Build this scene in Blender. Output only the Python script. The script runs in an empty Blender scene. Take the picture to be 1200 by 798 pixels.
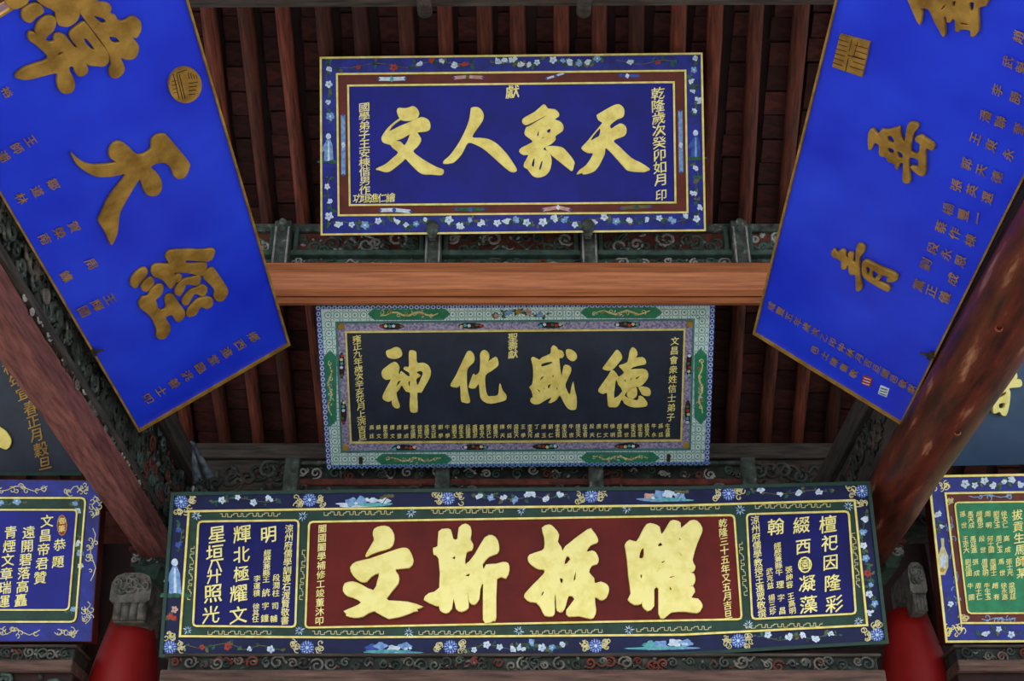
import bpy, bmesh, math, random
from mathutils import Vector, Matrix

# ---------------------------------------------------------------- camera, sky, light, exposure
SC = bpy.context.scene
COL = SC.collection
FPX = 1500.0
PITCH = math.radians(30)
EYE = Vector((0, 0, 1.6))
FW = Vector((0, math.cos(PITCH), math.sin(PITCH)))
UP = Vector((0, -math.sin(PITCH), math.cos(PITCH)))
cd = bpy.data.cameras.new('camera'); cam = bpy.data.objects.new('camera', cd); COL.objects.link(cam)
cam.location = EYE; cam.rotation_euler = (math.radians(90) + PITCH, 0, 0)
cd.sensor_fit = 'HORIZONTAL'; cd.sensor_width = 36; cd.lens = 36 * FPX / 1200; cd.clip_end = 300
SC.camera = cam
SC.view_settings.view_transform = 'Standard'; SC.view_settings.look = 'None'
SC.view_settings.gamma = 1; SC.view_settings.use_curve_mapping = False
SC.view_settings.exposure = 0.88
w = bpy.data.worlds.new('overcast_sky'); SC.world = w; w.use_nodes = True
bg = w.node_tree.nodes['Background']; bg.inputs[0].default_value = (0.86, 0.93, 1.0, 1); bg.inputs[1].default_value = 1.0
sun = bpy.data.lights.new('sun', 'SUN'); sun.energy = 1.2; sun.angle = math.radians(25); sun.color = (1, .96, .9)
so = bpy.data.objects.new('sun', sun); COL.objects.link(so); so.rotation_euler = (math.radians(52), 0, math.radians(-12))
SC.cycles.max_bounces = 6; SC.cycles.diffuse_bounces = 4; SC.cycles.use_denoising = True

# ---------------------------------------------------------------- materials
MATS = {}
def lin(c):
    return tuple(((x / 255) / 12.92 if x / 255 <= .04045 else ((x / 255 + .055) / 1.055) ** 2.4) for x in c) + (1,)
def mat(name, c1, c2=None, scale=6, rough=.6, metal=0, bump=0, stretch=(1, 1, 1), c3=None, lo=.35, hi=.65, detail=6, rnd=0, spec=.5, coat=0):
    if name in MATS: return MATS[name]
    m = bpy.data.materials.new(name); m.use_nodes = True; MATS[name] = m
    nt = m.node_tree; b = nt.nodes['Principled BSDF']
    b.inputs['Roughness'].default_value = rough; spec = min(spec, .35); b.inputs['Metallic'].default_value = metal
    b.inputs['Specular IOR Level'].default_value = spec
    b.inputs['Coat Weight'].default_value = coat; b.inputs['Coat Roughness'].default_value = .25
    if c2 is None:
        b.inputs['Base Color'].default_value = lin(c1); return m
    tc = nt.nodes.new('ShaderNodeTexCoord'); mp = nt.nodes.new('ShaderNodeMapping'); nz = nt.nodes.new('ShaderNodeTexNoise')
    mp.inputs['Scale'].default_value = stretch
    nz.inputs['Scale'].default_value = scale; nz.inputs['Detail'].default_value = detail; nz.inputs['Roughness'].default_value = .6
    nt.links.new(tc.outputs['Object'], mp.inputs['Vector']); nt.links.new(mp.outputs[0], nz.inputs['Vector'])
    r = nt.nodes.new('ShaderNodeValToRGB'); e = r.color_ramp.elements
    e[0].position = lo; e[0].color = lin(c1); e[1].position = hi; e[1].color = lin(c2)
    if c3 is not None:
        q = e.new(min(.97, hi + .12)); q.color = lin(c3)
    nt.links.new(nz.outputs['Fac'], r.inputs[0]); out = r.outputs[0]
    if rnd:
        oi = nt.nodes.new('ShaderNodeObjectInfo'); mr = nt.nodes.new('ShaderNodeMapRange')
        mr.inputs['To Min'].default_value = 1 - rnd; mr.inputs['To Max'].default_value = 1 + rnd
        nt.links.new(oi.outputs['Random'], mr.inputs['Value'])
        hs = nt.nodes.new('ShaderNodeHueSaturation'); nt.links.new(mr.outputs[0], hs.inputs['Value']); nt.links.new(out, hs.inputs['Color']); out = hs.outputs[0]
    nt.links.new(out, b.inputs['Base Color'])
    if bump:
        bp = nt.nodes.new('ShaderNodeBump'); bp.inputs['Strength'].default_value = bump; bp.inputs['Distance'].default_value = .01
        nt.links.new(nz.outputs['Fac'], bp.inputs['Height']); nt.links.new(bp.outputs[0], b.inputs['Normal'])
    return m

GOLD = mat('gilt_leaf', (224, 200, 96), (250, 232, 134), 14, .42, .12, .15, lo=.3, hi=.6)
GOLDP = mat('gilt_leaf_pale', (230, 214, 116), (248, 236, 150), 12, .45, .1, .15, lo=.3, hi=.55)
GOLDO = mat('old_gilt', (134, 98, 38), (186, 146, 68), 9, .5, .3, .2, lo=.35, hi=.65)
GOLDL = mat('gilt_line', (218, 196, 96), (240, 226, 140), 20, .42, .25)
GRN_L = mat('gilt_scratch', (184, 174, 118), (226, 214, 156), 30, .6)
BLUE1 = mat('blue_lacquer', (6, 12, 108), (14, 24, 146), 3, .5, 0, lo=.3, hi=.7, spec=.3)
BLUE1B = mat('blue_border', (10, 18, 104), (22, 42, 160), 10, .4, 0, lo=.35, hi=.7)
BLUE3 = mat('navy_lacquer', (10, 14, 80), (18, 22, 100), 5, .5, spec=.2)
NAVY3 = mat('navy_border', (16, 22, 52), (28, 36, 80), 8, .5, spec=.2, lo=.3, hi=.7)
BLUES = mat('bright_blue_lacquer', (20, 40, 206), (38, 72, 240), 1.6, .36, 0, lo=.25, hi=.75, detail=3, spec=.35)
BLACK2 = mat('black_lacquer', (32, 38, 52), (42, 50, 66), 5, .42)
RED3 = mat('oxblood_lacquer', (80, 14, 10), (112, 26, 16), 3, .5, spec=.2, lo=.3, hi=.7, detail=3)
BROWN1 = mat('maroon_band', (84, 24, 14), (104, 36, 20), 8, .5)
GREEN3 = mat('deep_green_band', (14, 46, 36), (24, 64, 48), 10, .5)
GREENE = mat('green_edge', (22, 50, 44), (34, 66, 54), 10, .55)
EMER = mat('emerald_paint', (22, 112, 72), (40, 138, 92), 14, .5)
JADE = mat('jade_paint', (60, 128, 100), (86, 160, 130), 20, .6)
TURQ = mat('pale_turquoise', (186, 220, 214), (224, 242, 238), 26, .55)
TEAL = mat('dark_teal', (58, 108, 108), (76, 128, 122), 12, .6)
LILAC = mat('lilac_brocade', (104, 98, 138), (172, 164, 190), 60, .6, lo=.4, hi=.6)
COBALT = mat('cobalt_paint', (36, 56, 150), (60, 90, 178), 30, .5)
WHITE = mat('white_paint', (176, 196, 218), (222, 232, 240), 40, .55)
SKYB = mat('light_blue_paint', (88, 130, 190), (140, 178, 216), 40, .55)
AQUA = mat('aqua_paint', (50, 140, 150), (110, 186, 186), 40, .55)
LEAF = mat('leaf_green_paint', (20, 66, 50), (44, 104, 74), 30, .55)
OLIVE = mat('olive_paint', (78, 78, 42), (110, 106, 60), 30, .6)
REDP = mat('red_paint', (138, 34, 26), (176, 62, 46), 30, .55)
PINK = mat('pink_paint', (176, 128, 124), (206, 168, 160), 30, .6)
DARK = mat('dark_line', (16, 16, 22))
MAROON = mat('maroon_edge', (60, 16, 14), (88, 26, 20), 8, .55)
SLATE = mat('slate_blue_lacquer', (40, 66, 96), (52, 82, 114), 2, .4, detail=3)
WOODO = mat('raw_pine', (148, 82, 50), (204, 126, 80), 7, .55, 0, .1, (.35, 9, 9), lo=.3, hi=.7)
WOODG = mat('weathered_wood', (44, 38, 34), (84, 74, 66), 6, .8, 0, .4, (.6, 6, 6), c3=(120, 110, 100))
WOODY = mat('weathered_wood_lengthwise', (40, 36, 34), (78, 70, 64), 6, .8, 0, .4, (6, .6, 6), c3=(104, 94, 86))
CARVP = mat('blue_grey_carving', (62, 70, 80), (120, 130, 142), 14, .8, 0, .3)
WOODB = mat('brown_moulding', (60, 42, 36), (104, 78, 68), 6, .8, 0, .4, (.6, 6, 6), c3=(126, 104, 94))
PINKW = mat('faded_red_wood', (84, 46, 42), (138, 84, 78), 5, .8, 0, .5, (7, .9, 7), c3=(104, 62, 54), detail=9)
LOGM = mat('varnished_log', (44, 19, 13), (100, 42, 27), 3, .45, 0, .5, (5, .8, 5), c3=(170, 122, 88), lo=.36, hi=.6, coat=.12, detail=10)
REDC = mat('red_column_paint', (128, 12, 10), (154, 20, 16), 2, .55, spec=.3)
RAFT = mat('rafter_wood', (46, 23, 16), (112, 52, 32), 5, .8, 0, .3, (9, .7, 9), c3=(70, 58, 50), rnd=.55)
BRICK = mat('roof_brick_red', (38, 17, 14), (70, 30, 24), 9, .9, 0, .5, (1, 3, 1), rnd=.45)
CARV = mat('faded_carving', (38, 42, 40), (78, 86, 78), 16, .8, 0, .4, c3=(150, 146, 136), lo=.35, hi=.6)
CARVD = mat('dark_carving', (28, 32, 30), (54, 60, 54), 12, .85, 0, .4, c3=(96, 98, 92), lo=.35, hi=.62)
CARVG = mat('green_carving', (44, 66, 58), (76, 98, 88), 14, .8, 0, .3, c3=(118, 122, 112))
CARVW = mat('pale_carving', (112, 108, 104), (170, 166, 162), 20, .8, 0, .3, lo=.3, hi=.6)
CARVR = mat('red_brown_carving', (74, 32, 26), (112, 56, 44), 14, .8, 0, .3)
STONEC = mat('weathered_beam_head', (64, 62, 58), (118, 112, 104), 14, .85, 0, .5, c3=(82, 96, 88))
IRON = mat('rusty_iron', (40, 36, 32), (78, 66, 54), 30, .7, .4)
PAVE = mat('stone_paving', (178, 172, 162), (202, 196, 186), 3, .85)
WALLM = mat('dark_red_wall', (30, 14, 12), (46, 20, 16), 5, .8)

# ---------------------------------------------------------------- helpers
def tag(o, label=None, cat=None, group=None, kind=None):
    if label: o['label'] = label
    if cat: o['category'] = cat
    if group: o['group'] = group
    if kind: o['kind'] = kind
    return o
def link_mesh(name, me, parent=None, mats=()):
    o = bpy.data.objects.new(name, me); COL.objects.link(o)
    for m in mats: me.materials.append(m)
    if parent is not None: o.parent = parent
    return o
def from_bm(name, bm, mats, parent=None, smooth=False):
    bmesh.ops.recalc_face_normals(bm, faces=bm.faces)
    me = bpy.data.meshes.new(name); bm.to_mesh(me); bm.free()
    if smooth:
        for p in me.polygons: p.use_smooth = True
    return link_mesh(name, me, parent, mats if isinstance(mats, (list, tuple)) else [mats])
def empty(name, M):
    o = bpy.data.objects.new(name, None); COL.objects.link(o); o.matrix_world = M; o.empty_display_size = .1
    return o
def ray(px, py): return FW + Vector((1, 0, 0)) * ((px - 600) / FPX) + UP * ((399 - py) / FPX)
def at(px, py, Y):
    r = ray(px, py); return EYE + r * (Y / r.y)
def proj(P):
    d = P - EYE; z = d.dot(FW)
    return 600 + FPX * d.x / z, 399 - FPX * d.dot(UP) / z
class Frame:
    """a real plane in the hall: origin, two axes and a normal"""
    def __init__(s, o, e1, e2):
        s.o = Vector(o); s.e1 = Vector(e1).normalized(); e2 = Vector(e2); s.n = s.e1.cross(e2).normalized(); s.e2 = s.n.cross(s.e1)
        s.M = Matrix(((s.e1.x, s.e2.x, s.n.x, s.o.x), (s.e1.y, s.e2.y, s.n.y, s.o.y), (s.e1.z, s.e2.z, s.n.z, s.o.z), (0, 0, 0, 1)))
    def uv(s, px, py):
        r = ray(px, py); t = (s.o - EYE).dot(s.n) / r.dot(s.n); P = EYE + r * t - s.o
        return Vector((P.dot(s.e1), P.dot(s.e2)))
    def uvs(s, pts): return [s.uv(*p) for p in pts]
def box(bm, x0, x1, y0, y1, z0, z1, mi=0):
    v = [bm.verts.new((x, y, z)) for x in (x0, x1) for y in (y0, y1) for z in (z0, z1)]
    for f in ((0, 1, 3, 2), (4, 6, 7, 5), (0, 4, 5, 1), (2, 3, 7, 6), (0, 2, 6, 4), (1, 5, 7, 3)):
        bm.faces.new([v[i] for i in f]).material_index = mi
def prism(bm, pts, z0, z1, mi=0, taper=0):
    n = len(pts); c = sum((Vector(p) for p in pts), Vector((0, 0))) / n
    a = [bm.verts.new((p[0], p[1], z0)) for p in pts]
    b = [bm.verts.new((p[0] + (c.x - p[0]) * taper, p[1] + (c.y - p[1]) * taper, z1)) for p in pts]
    bm.faces.new(b).material_index = mi; bm.faces.new(a[::-1]).material_index = mi
    for i in range(n): bm.faces.new((a[i], a[(i + 1) % n], b[(i + 1) % n], b[i])).material_index = mi
def inset(poly, d):
    n = len(poly); ar = sum(poly[i][0] * poly[(i + 1) % n][1] - poly[(i + 1) % n][0] * poly[i][1] for i in range(n))
    sg = 1 if ar > 0 else -1; out = []
    for i in range(n):
        p0, p1, p2 = Vector(poly[i - 1]), Vector(poly[i]), Vector(poly[(i + 1) % n])
        a = (p1 - p0).normalized(); b = (p2 - p1).normalized()
        na = Vector((-a.y, a.x)) * sg; nb = Vector((-b.y, b.x)) * sg
        k = na + nb; k = k / max(.3, k.length_squared) * 2
        out.append(p1 + k * d)
    return out
def ring(bm, A, B, z0, z1, mi=0):
    n = len(A); V = [[bm.verts.new((p[0], p[1], z)) for p in L] for L, z in ((A, z0), (A, z1), (B, z1), (B, z0))]
    for i in range(n):
        j = (i + 1) % n
        for k in range(4):
            q = (k + 1) % 4
            bm.faces.new((V[k][i], V[k][j], V[q][j], V[q][i])).material_index = mi
def smooth_poly(pts, k=3):
    n = len(pts); P = [Vector(p) for p in pts]; out = []
    for i in range(n):
        p0, p1, p2, p3 = P[i - 1], P[i], P[(i + 1) % n], P[(i + 2) % n]
        for j in range(k):
            t = j / k
            out.append(.5 * ((2 * p1) + (p2 - p0) * t + (2 * p0 - 5 * p1 + 4 * p2 - p3) * t * t + (3 * p1 - p0 - 3 * p2 + p3) * t ** 3))
    return out
def curve_mesh(loops, z0, z1, bevel=.0025):
    cu = bpy.data.curves.new('tmp', 'CURVE'); cu.dimensions = '2D'; cu.fill_mode = 'BOTH'
    cu.extrude = max(.0002, (z1 - z0) / 2 - bevel); cu.bevel_depth = bevel; cu.bevel_resolution = 0
    for L in loops:
        sp = cu.splines.new('POLY'); sp.points.add(len(L) - 1); sp.use_cyclic_u = True
        for q, p in zip(sp.points, L): q.co = (p[0], p[1], 0, 1)
    o = bpy.data.objects.new('tmp', cu); COL.objects.link(o)
    me = bpy.data.meshes.new_from_object(o.evaluated_get(bpy.context.evaluated_depsgraph_get()))
    bpy.data.objects.remove(o); bpy.data.curves.remove(cu); me.materials.clear()
    for v in me.vertices: v.co.z += (z0 + z1) / 2
    return me

# ---- glyphs of the built-in font, for the small inscriptions
GLY = {}
_cu = bpy.data.curves.new('glyph', 'FONT'); _cu.offset = 0; _cu.resolution_u = 1; _cu.extrude = 0
_go = bpy.data.objects.new('glyph', _cu); COL.objects.link(_go)
def glyph(ch):
    if ch not in GLY:
        _cu.body = ch; bpy.context.view_layer.update()
        me = bpy.data.meshes.new_from_object(_go.evaluated_get(bpy.context.evaluated_depsgraph_get()))
        co = [v.co.copy() for v in me.vertices]; fs = [tuple(p.vertices) for p in me.polygons]; bpy.data.meshes.remove(me)
        if 'REF' not in GLY and ch == '國':
            GLY['REF'] = (max(c.x for c in co) - min(c.x for c in co), (min(c.y for c in co) + max(c.y for c in co)) / 2)
        W, cy = GLY.get('REF', (1, .38))
        cx = (min(c.x for c in co) + max(c.x for c in co)) / 2
        GLY[ch] = ([((c.x - cx) / W, (c.y - cy) / W + .14 * (c.x - cx) / W) for c in co], fs)
    return GLY[ch]
glyph('國')

class Board:
    """a lacquered plaque: an Empty in the plaque's plane with all its pieces as children"""
    def __init__(s, name, fr, label, cat='plaque', group=None):
        s.fr = fr; s.root = empty(name, fr.M); tag(s.root, label, cat, group); s.lift = 0
    def slab(s, name, px, z0, z1, m, k=1):
        bm = bmesh.new(); prism(bm, s.fr.uvs(px), z0, z1); return from_bm(name, bm, m, s.root)
    def band(s, name, a, b, z0, z1, m):
        bm = bmesh.new(); ring(bm, s.fr.uvs(a), s.fr.uvs(b), z0, z1); return from_bm(name, bm, m, s.root)
    def line(s, name, px, wpx, z0, z1, m):
        return s.band(name, px, inset(px, wpx), z0, z1, m)
    def char(s, x0, y0, sc, loops, m, z0=.001, z1=.014, label=None, k=3, name='gilt_character'):
        L = [s.fr.uvs([(x0 + x / sc, y0 + y / sc) for x, y in smooth_poly(l, k)]) for l in loops]
        me = curve_mesh(L, z0, z1); o = link_mesh(name, me, s.root, [m])
        if label: o['label'] = label
        return o
    def text(s, items, m, z=.0068, name='inscription', hs=1):
        """items: (char, px, py, size, upx, upy)"""
        if len(items) > 1 and items[0][3] >= 8:
            for it in items: s.text([it], m, z, 'small_character', hs)
            return
        vs, fs = [], []
        for ch, px, py, size, ux, uy in items:
            if ch == ' ': continue
            n = math.hypot(ux, uy); ux, uy = ux / n, uy / n; rx, ry = -uy, ux
            c = s.fr.uv(px, py); u = s.fr.uv(px + ux * size, py + uy * size) - c; r = s.fr.uv(px + rx * size, py + ry * size) - c
            G, F = glyph(ch)
            for k, (ox, oy) in enumerate(((-.014, -.008), (.014, .008), (0, .016))):
                b = len(vs)
                for gx, gy in G:
                    p = c + r * (gx + ox) + u * (gy + oy) * hs; vs.append((p.x, p.y, z + k * .00008))
                fs += [tuple(b + i for i in f) for f in F]
        me = bpy.data.meshes.new(name); me.from_pydata(vs, [], fs); me.update()
        o = link_mesh(name, me, s.root, [m])
        if len(items) > 1: o['kind'] = 'stuff'
        return o
    def col(s, txt, p0, p1, size, m, name='inscription', horiz=False):
        n = len(txt); it = []
        dx, dy = p0[0] - p1[0], p0[1] - p1[1]
        if horiz: dx, dy = 0, -1
        for i, ch in enumerate(txt):
            t = i / max(1, n - 1); it.append((ch, p0[0] + (p1[0] - p0[0]) * t, p0[1] + (p1[1] - p0[1]) * t, size, dx, dy))
        sp = math.hypot(p0[0] - p1[0], p0[1] - p1[1]) / max(1, n - 1)
        return s.text(it, m, name=name, hs=min(1, .88 * sp / size) if n > 1 and not horiz else 1)

class Paint:
    """one painted motif: flat patches in several colours laid on the plaque"""
    def __init__(s, board, name, z=.0012, seed=0):
        s.b = board; s.name = name; s.z = z; s.v = []; s.f = []; s.mi = []; s.m = []; s.r = random.Random(seed)
    def poly(s, pts, m, lift=0):
        if m not in s.m: s.m.append(m)
        s.z += .000012; n = len(s.v)
        for p in s.b.fr.uvs(pts): s.v.append((p.x, p.y, s.z + lift))
        s.f.append(tuple(range(n, n + len(pts)))); s.mi.append(s.m.index(m))
    def blob(s, x, y, rx, ry, m, lobes=5, amp=.18, ang=0, n=14):
        ph = s.r.random() * 6; c, q = math.cos(ang), math.sin(ang); P = []
        for i in range(n):
            a = 2 * math.pi * i / n; k = 1 + amp * math.sin(lobes * a + ph)
            u, v = rx * k * math.cos(a), ry * k * math.sin(a); P.append((x + u * c - v * q, y + u * q + v * c))
        s.poly(P, m)
    def leaf(s, x, y, L, ang, m, w=.3):
        c, q = math.cos(ang), math.sin(ang); P = []
        for t, h in ((0, 0), (.3, w), (.65, w * .9), (1, 0), (.65, -w * .7), (.3, -w * .9)):
            P.append((x + L * (t * c - h * q), y + L * (t * q + h * c)))
        s.poly(P, m)
    def rib(s, pts, w, m):
        n = len(pts); A, B = [], []
        for i in range(n):
            x0, y0 = pts[max(0, i - 1)]; x1, y1 = pts[min(n - 1, i + 1)]; d = math.hypot(x1 - x0, y1 - y0) or 1
            ww = w[i] if isinstance(w, list) else w
            ox, oy = -(y1 - y0) / d * ww / 2, (x1 - x0) / d * ww / 2
            A.append((pts[i][0] + ox, pts[i][1] + oy)); B.append((pts[i][0] - ox, pts[i][1] - oy))
        for i in range(n - 1): s.poly([A[i], A[i + 1], B[i + 1], B[i]], m); s.z -= .000012
        s.z += .000012
    def curl(s, x, y, r, a0, m, w=.8, turns=.9, d=1, tail=0):
        P = []
        for i in range(12):
            t = i / 11; a = a0 + d * 2 * math.pi * turns * t; k = r * (1 - .75 * t); P.append((x + k * math.cos(a), y + k * math.sin(a)))
        s.rib(P, w, m)
    def flower(s, x, y, r, m, mc=None, petals=5):
        if s.r.random() < .65:
            for i in range(4):
                s.blob(x + s.r.uniform(-.6, .6) * r, y + s.r.uniform(-.45, .45) * r, r * s.r.uniform(.45, .8), r * s.r.uniform(.35, .6), m, s.r.choice((3, 4, 5)), .22, s.r.random() * 3, 12)
            s.rib([(x - .5 * r, y), (x, y + .2 * r), (x + .5 * r, y - .1 * r)], .45, mc or m); return
        for i in range(petals):
            a = 2 * math.pi * i / petals + s.r.random() * .4
            s.blob(x + .5 * r * math.cos(a), y + .5 * r * math.sin(a), r * .55, r * .42, m, 3, .12, a, 9)
        if mc: s.blob(x, y, r * .25, r * .25, mc, 3, .1, 0, 7)
    def done(s, label=None):
        me = bpy.data.meshes.new(s.name); me.from_pydata(s.v, [], s.f)
        for p, i in zip(me.polygons, s.mi): p.material_index = i
        me.update(); o = link_mesh(s.name, me, s.b.root, s.m)
        if label: o['label'] = label
        return o
def spiral_tubes(bm, items, seg=6, flat=.8):
    """items: (points, radius list, material index) swept as rounded relief"""
    for pts, rad, mi in items:
        rows = []
        for i, p in enumerate(pts):
            p = Vector(p); d = (Vector(pts[min(i + 1, len(pts) - 1)]) - Vector(pts[max(i - 1, 0)])).normalized()
            sd = Vector((-d.y, d.x, 0)); rr = rad[i]
            rows.append([bm.verts.new(p + sd * rr * math.cos(a) + Vector((0, 0, rr * flat * math.sin(a)))) for a in [2 * math.pi * k / seg for k in range(seg)]])
        for i in range(len(rows) - 1):
            for k in range(seg):
                f = bm.faces.new((rows[i][k], rows[i][(k + 1) % seg], rows[i + 1][(k + 1) % seg], rows[i + 1][k])); f.material_index = mi; f.smooth = True
        bm.faces.new(rows[0][::-1]).material_index = mi; bm.faces.new(rows[-1]).material_index = mi
def carving(name, parent, u0, u1, v0, v1, z, mats, n, seed, size=None):
    """carved cloud scrolls and buds in relief on a panel (local coordinates of the parent)"""
    R = random.Random(seed); bm = bmesh.new(); it = []
    H = v1 - v0; size = size or H * .4
    for i in range(n):
        r = size * R.uniform(.5, 1); x = u0 + (u1 - u0) * (i + R.uniform(.2, .8)) / n; y = R.uniform(v0 + r * .6, max(v0 + r * .61, v1 - r * .6))
        r = min(r, x - u0 + .3 * r, u1 - x + .3 * r); d = R.choice((-1, 1)); a0 = R.random() * 6.28; mi = R.randrange(len(mats)); P, W = [], []
        for k in range(14):
            t = k / 13; a = a0 + d * 8.5 * t; q = r * (1 - .8 * t)
            P.append((min(max(x + q * math.cos(a), u0), u1), min(max(y + q * math.sin(a), v0), v1), z)); W.append(size * (.17 - .09 * abs(t - .4)))
        it.append((P, W, mi))
        if R.random() < .6:
            y2 = R.uniform(v0 + size * .2, v1 - size * .2); L = size * R.uniform(1, 2); P = [(min(max(x + L * (t / 7 - .5), u0), u1), y2 + size * .25 * math.sin(t * 1.1 + i), z) for t in range(8)]
            if all(v0 <= p[1] <= v1 for p in P) and P[0][0] < P[-1][0] - .02:
                Q = [p for j, p in enumerate(P) if j == 0 or p[0] > P[j - 1][0] + 1e-4]
                if len(Q) > 3: it.append((Q, [size * .12 * math.sin(3.1 * (j + .6) / (len(Q) + .2)) + .002 for j in range(len(Q))], R.randrange(len(mats))))
    for i in range(int(n * 2.2)):
        r = size * R.uniform(.12, .3); x = R.uniform(u0 + r, u1 - r); y = R.uniform(v0 + r * .8, max(v0 + r * .81, v1 - r * .8)); mi = R.randrange(len(mats)); an = R.random() * 3.14
        k0 = len(bm.faces); bmesh.ops.create_icosphere(bm, subdivisions=1, radius=r, matrix=Matrix.Translation((x, y, z)) @ Matrix.Rotation(an, 4, 'Z') @ Matrix.Diagonal((R.uniform(1, 1.5), .7, .45, 1)))
        bm.faces.ensure_lookup_table()
        for f in bm.faces[k0:]: f.material_index = mi; f.smooth = True
    spiral_tubes(bm, it); o = from_bm(name, bm, mats, parent); o['kind'] = 'stuff'; return o

# ---------------------------------------------------------------- the setting
def struct(name, bm, m, parent=None):
    o = from_bm(name, bm, m, parent)
    if parent is None: o['kind'] = 'structure'
    return o
bm = bmesh.new(); box(bm, -14, 14, -16, 9.6, -.2, 0); struct('floor', bm, PAVE)
bm = bmesh.new(); box(bm, -7, 7, 9.3, 9.5, 0, 5.4); wall = struct('wall_back', bm, WALLM)
for k in range(9):
    bm = bmesh.new(); box(bm, -6.4 + k * 1.6 - .06, -6.4 + k * 1.6 + .06, 9.2, 9.3, 0, 5.4); from_bm('wall_post', bm, WALLM, wall)

# roof slope falling away behind the plaques: deck, bricks laid between round rafters
SL = math.radians(33.4)
RF = Frame((0, 8.85, 5.82), (1, 0, 0), (0, -math.cos(SL), math.sin(SL)))
roof = empty('ceiling', RF.M); roof['kind'] = 'structure'
bm = bmesh.new(); box(bm, -6.5, 6.5, -1.6, 4.9, -.16, -.05); from_bm('roof_deck', bm, WALLM, roof)
PIT = .2565; X0 = .12; RR = .05
def rafter_mesh(seed):
    R = random.Random(seed); bm = bmesh.new(); rows = []
    for i in range(8):
        y = -1.2 + 6.0 * i / 7; r = RR * R.uniform(.9, 1.1); dx = R.uniform(-.008, .008)
        rows.append([bm.verts.new((dx + r * math.cos(a), y, .03 + r * math.sin(a))) for a in [6.2832 * k / 10 for k in range(10)]])
    for i in range(7):
        for k in range(10):
            f = bm.faces.new((rows[i][k], rows[i][(k + 1) % 10], rows[i + 1][(k + 1) % 10], rows[i + 1][k])); f.smooth = True
    bmesh.ops.recalc_face_normals(bm, faces=bm.faces); me = bpy.data.meshes.new('rafter'); bm.to_mesh(me); bm.free(); me.materials.append(RAFT); return me
RM = [rafter_mesh(i) for i in range(4)]
rnd = random.Random(5)
for k in range(-13, 13):
    o = bpy.data.objects.new('rafter', RM[k % 4]); COL.objects.link(o); o.parent = roof; o.location = (X0 + k * PIT + rnd.uniform(-.012, .012), 0, 0); o.rotation_euler = (0, 0, rnd.uniform(-.006, .006) + .018)
def brick_mesh(seed):
    R = random.Random(seed); bm = bmesh.new(); j = lambda: R.uniform(-.006, .006)
    box(bm, -.085 + j(), .085 + j(), -.078 + j(), .078 + j(), -.05, -.012 + j() * 1.5)
    bmesh.ops.recalc_face_normals(bm, faces=bm.faces); me = bpy.data.meshes.new('brick'); bm.to_mesh(me); bm.free(); me.materials.append(BRICK); return me
BM = [brick_mesh(i) for i in range(6)]
restv, restf = [], []
def brick_seen(x, y):
    px, py = proj(RF.M @ Vector((x, y, -.02)))
    if not (-5 < px < 1205 and -8 < py < 532): return False
    if 385 < px < 815 and 75 < py: return False
    if py > 262 and py < 356: return False
    if 380 < px < 830 and py > 250: return False
    if px < 220 + (py) * .2953 - 22 and (py - 505) < (162 - px) * .576 + 12: return False
    if px > 980 - py * .2487 + 22 and (py - 390) < (px - 883) * .609 - 12: return False
    return 215 < px < 985
nb = 0
for k in range(-20, 20):
    for r in range(-6, 28):
        x = X0 + (k + .5) * PIT + rnd.uniform(-.004, .004); y = r * .165 + (.03 if k % 2 else 0); rz = rnd.uniform(-.03, .03); dz = rnd.uniform(-.012, .008)
        if brick_seen(x, y) and nb < 300:
            o = bpy.data.objects.new('brick', BM[(k * 7 + r) % 6]); COL.objects.link(o); o.parent = roof; o.location = (x, y, dz); o.rotation_euler = (0, 0, rz); nb += 1
        else:
            b = len(restv); me = BM[(k * 7 + r) % 6]
            restv += [(v.co.x + x, v.co.y + y, v.co.z + dz) for v in me.vertices]; restf += [tuple(b + i for i in p.vertices) for p in me.polygons]
me = bpy.data.meshes.new('brick'); me.from_pydata(restv, [], restf); o = link_mesh('bricks', me, roof, [BRICK]); o['kind'] = 'stuff'
print('BRICKS', nb)
# unseen front roof slope toward the viewer, added to shade the upper hall
bm = bmesh.new()
ry = 8.85 - math.cos(SL) * 4.9; rz_ = 5.82 + math.sin(SL) * 4.9
v = [bm.verts.new(p) for p in ((-6.5, ry, rz_), (6.5, ry, rz_), (6.5, ry - 2.6, rz_ - 1.6), (-6.5, ry - 2.6, rz_ - 1.6))]
bm.faces.new(v); bmesh.ops.solidify(bm, geom=bm.faces[:], thickness=.1); struct('ceiling_shade_slope', bm, WALLM)

def cyl_between(bm, A, B, r0, r1, seg=20, mi=0, rings=1, wob=0, seed=0, facet=None):
    A, B = Vector(A), Vector(B); d = (B - A).normalized(); s = d.cross(Vector((0, 0, 1))).normalized(); t = s.cross(d); R = random.Random(seed); rows = []
    for i in range(rings + 1):
        f = i / rings; c = A.lerp(B, f) + (s * R.uniform(-wob, wob) + t * R.uniform(-wob, wob)); r = r0 + (r1 - r0) * f
        rows.append([bm.verts.new(c + s * r * math.cos(a) + t * r * math.sin(a)) for a in [6.28318 * k / seg + (facet or 0) for k in range(seg)]])
    for i in range(rings):
        for k in range(seg):
            f = bm.faces.new((rows[i][k], rows[i][(k + 1) % seg], rows[i + 1][(k + 1) % seg], rows[i + 1][k])); f.material_index = mi; f.smooth = facet is None
    bm.faces.new(rows[0][::-1]); bm.faces.new(rows[-1])

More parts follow.
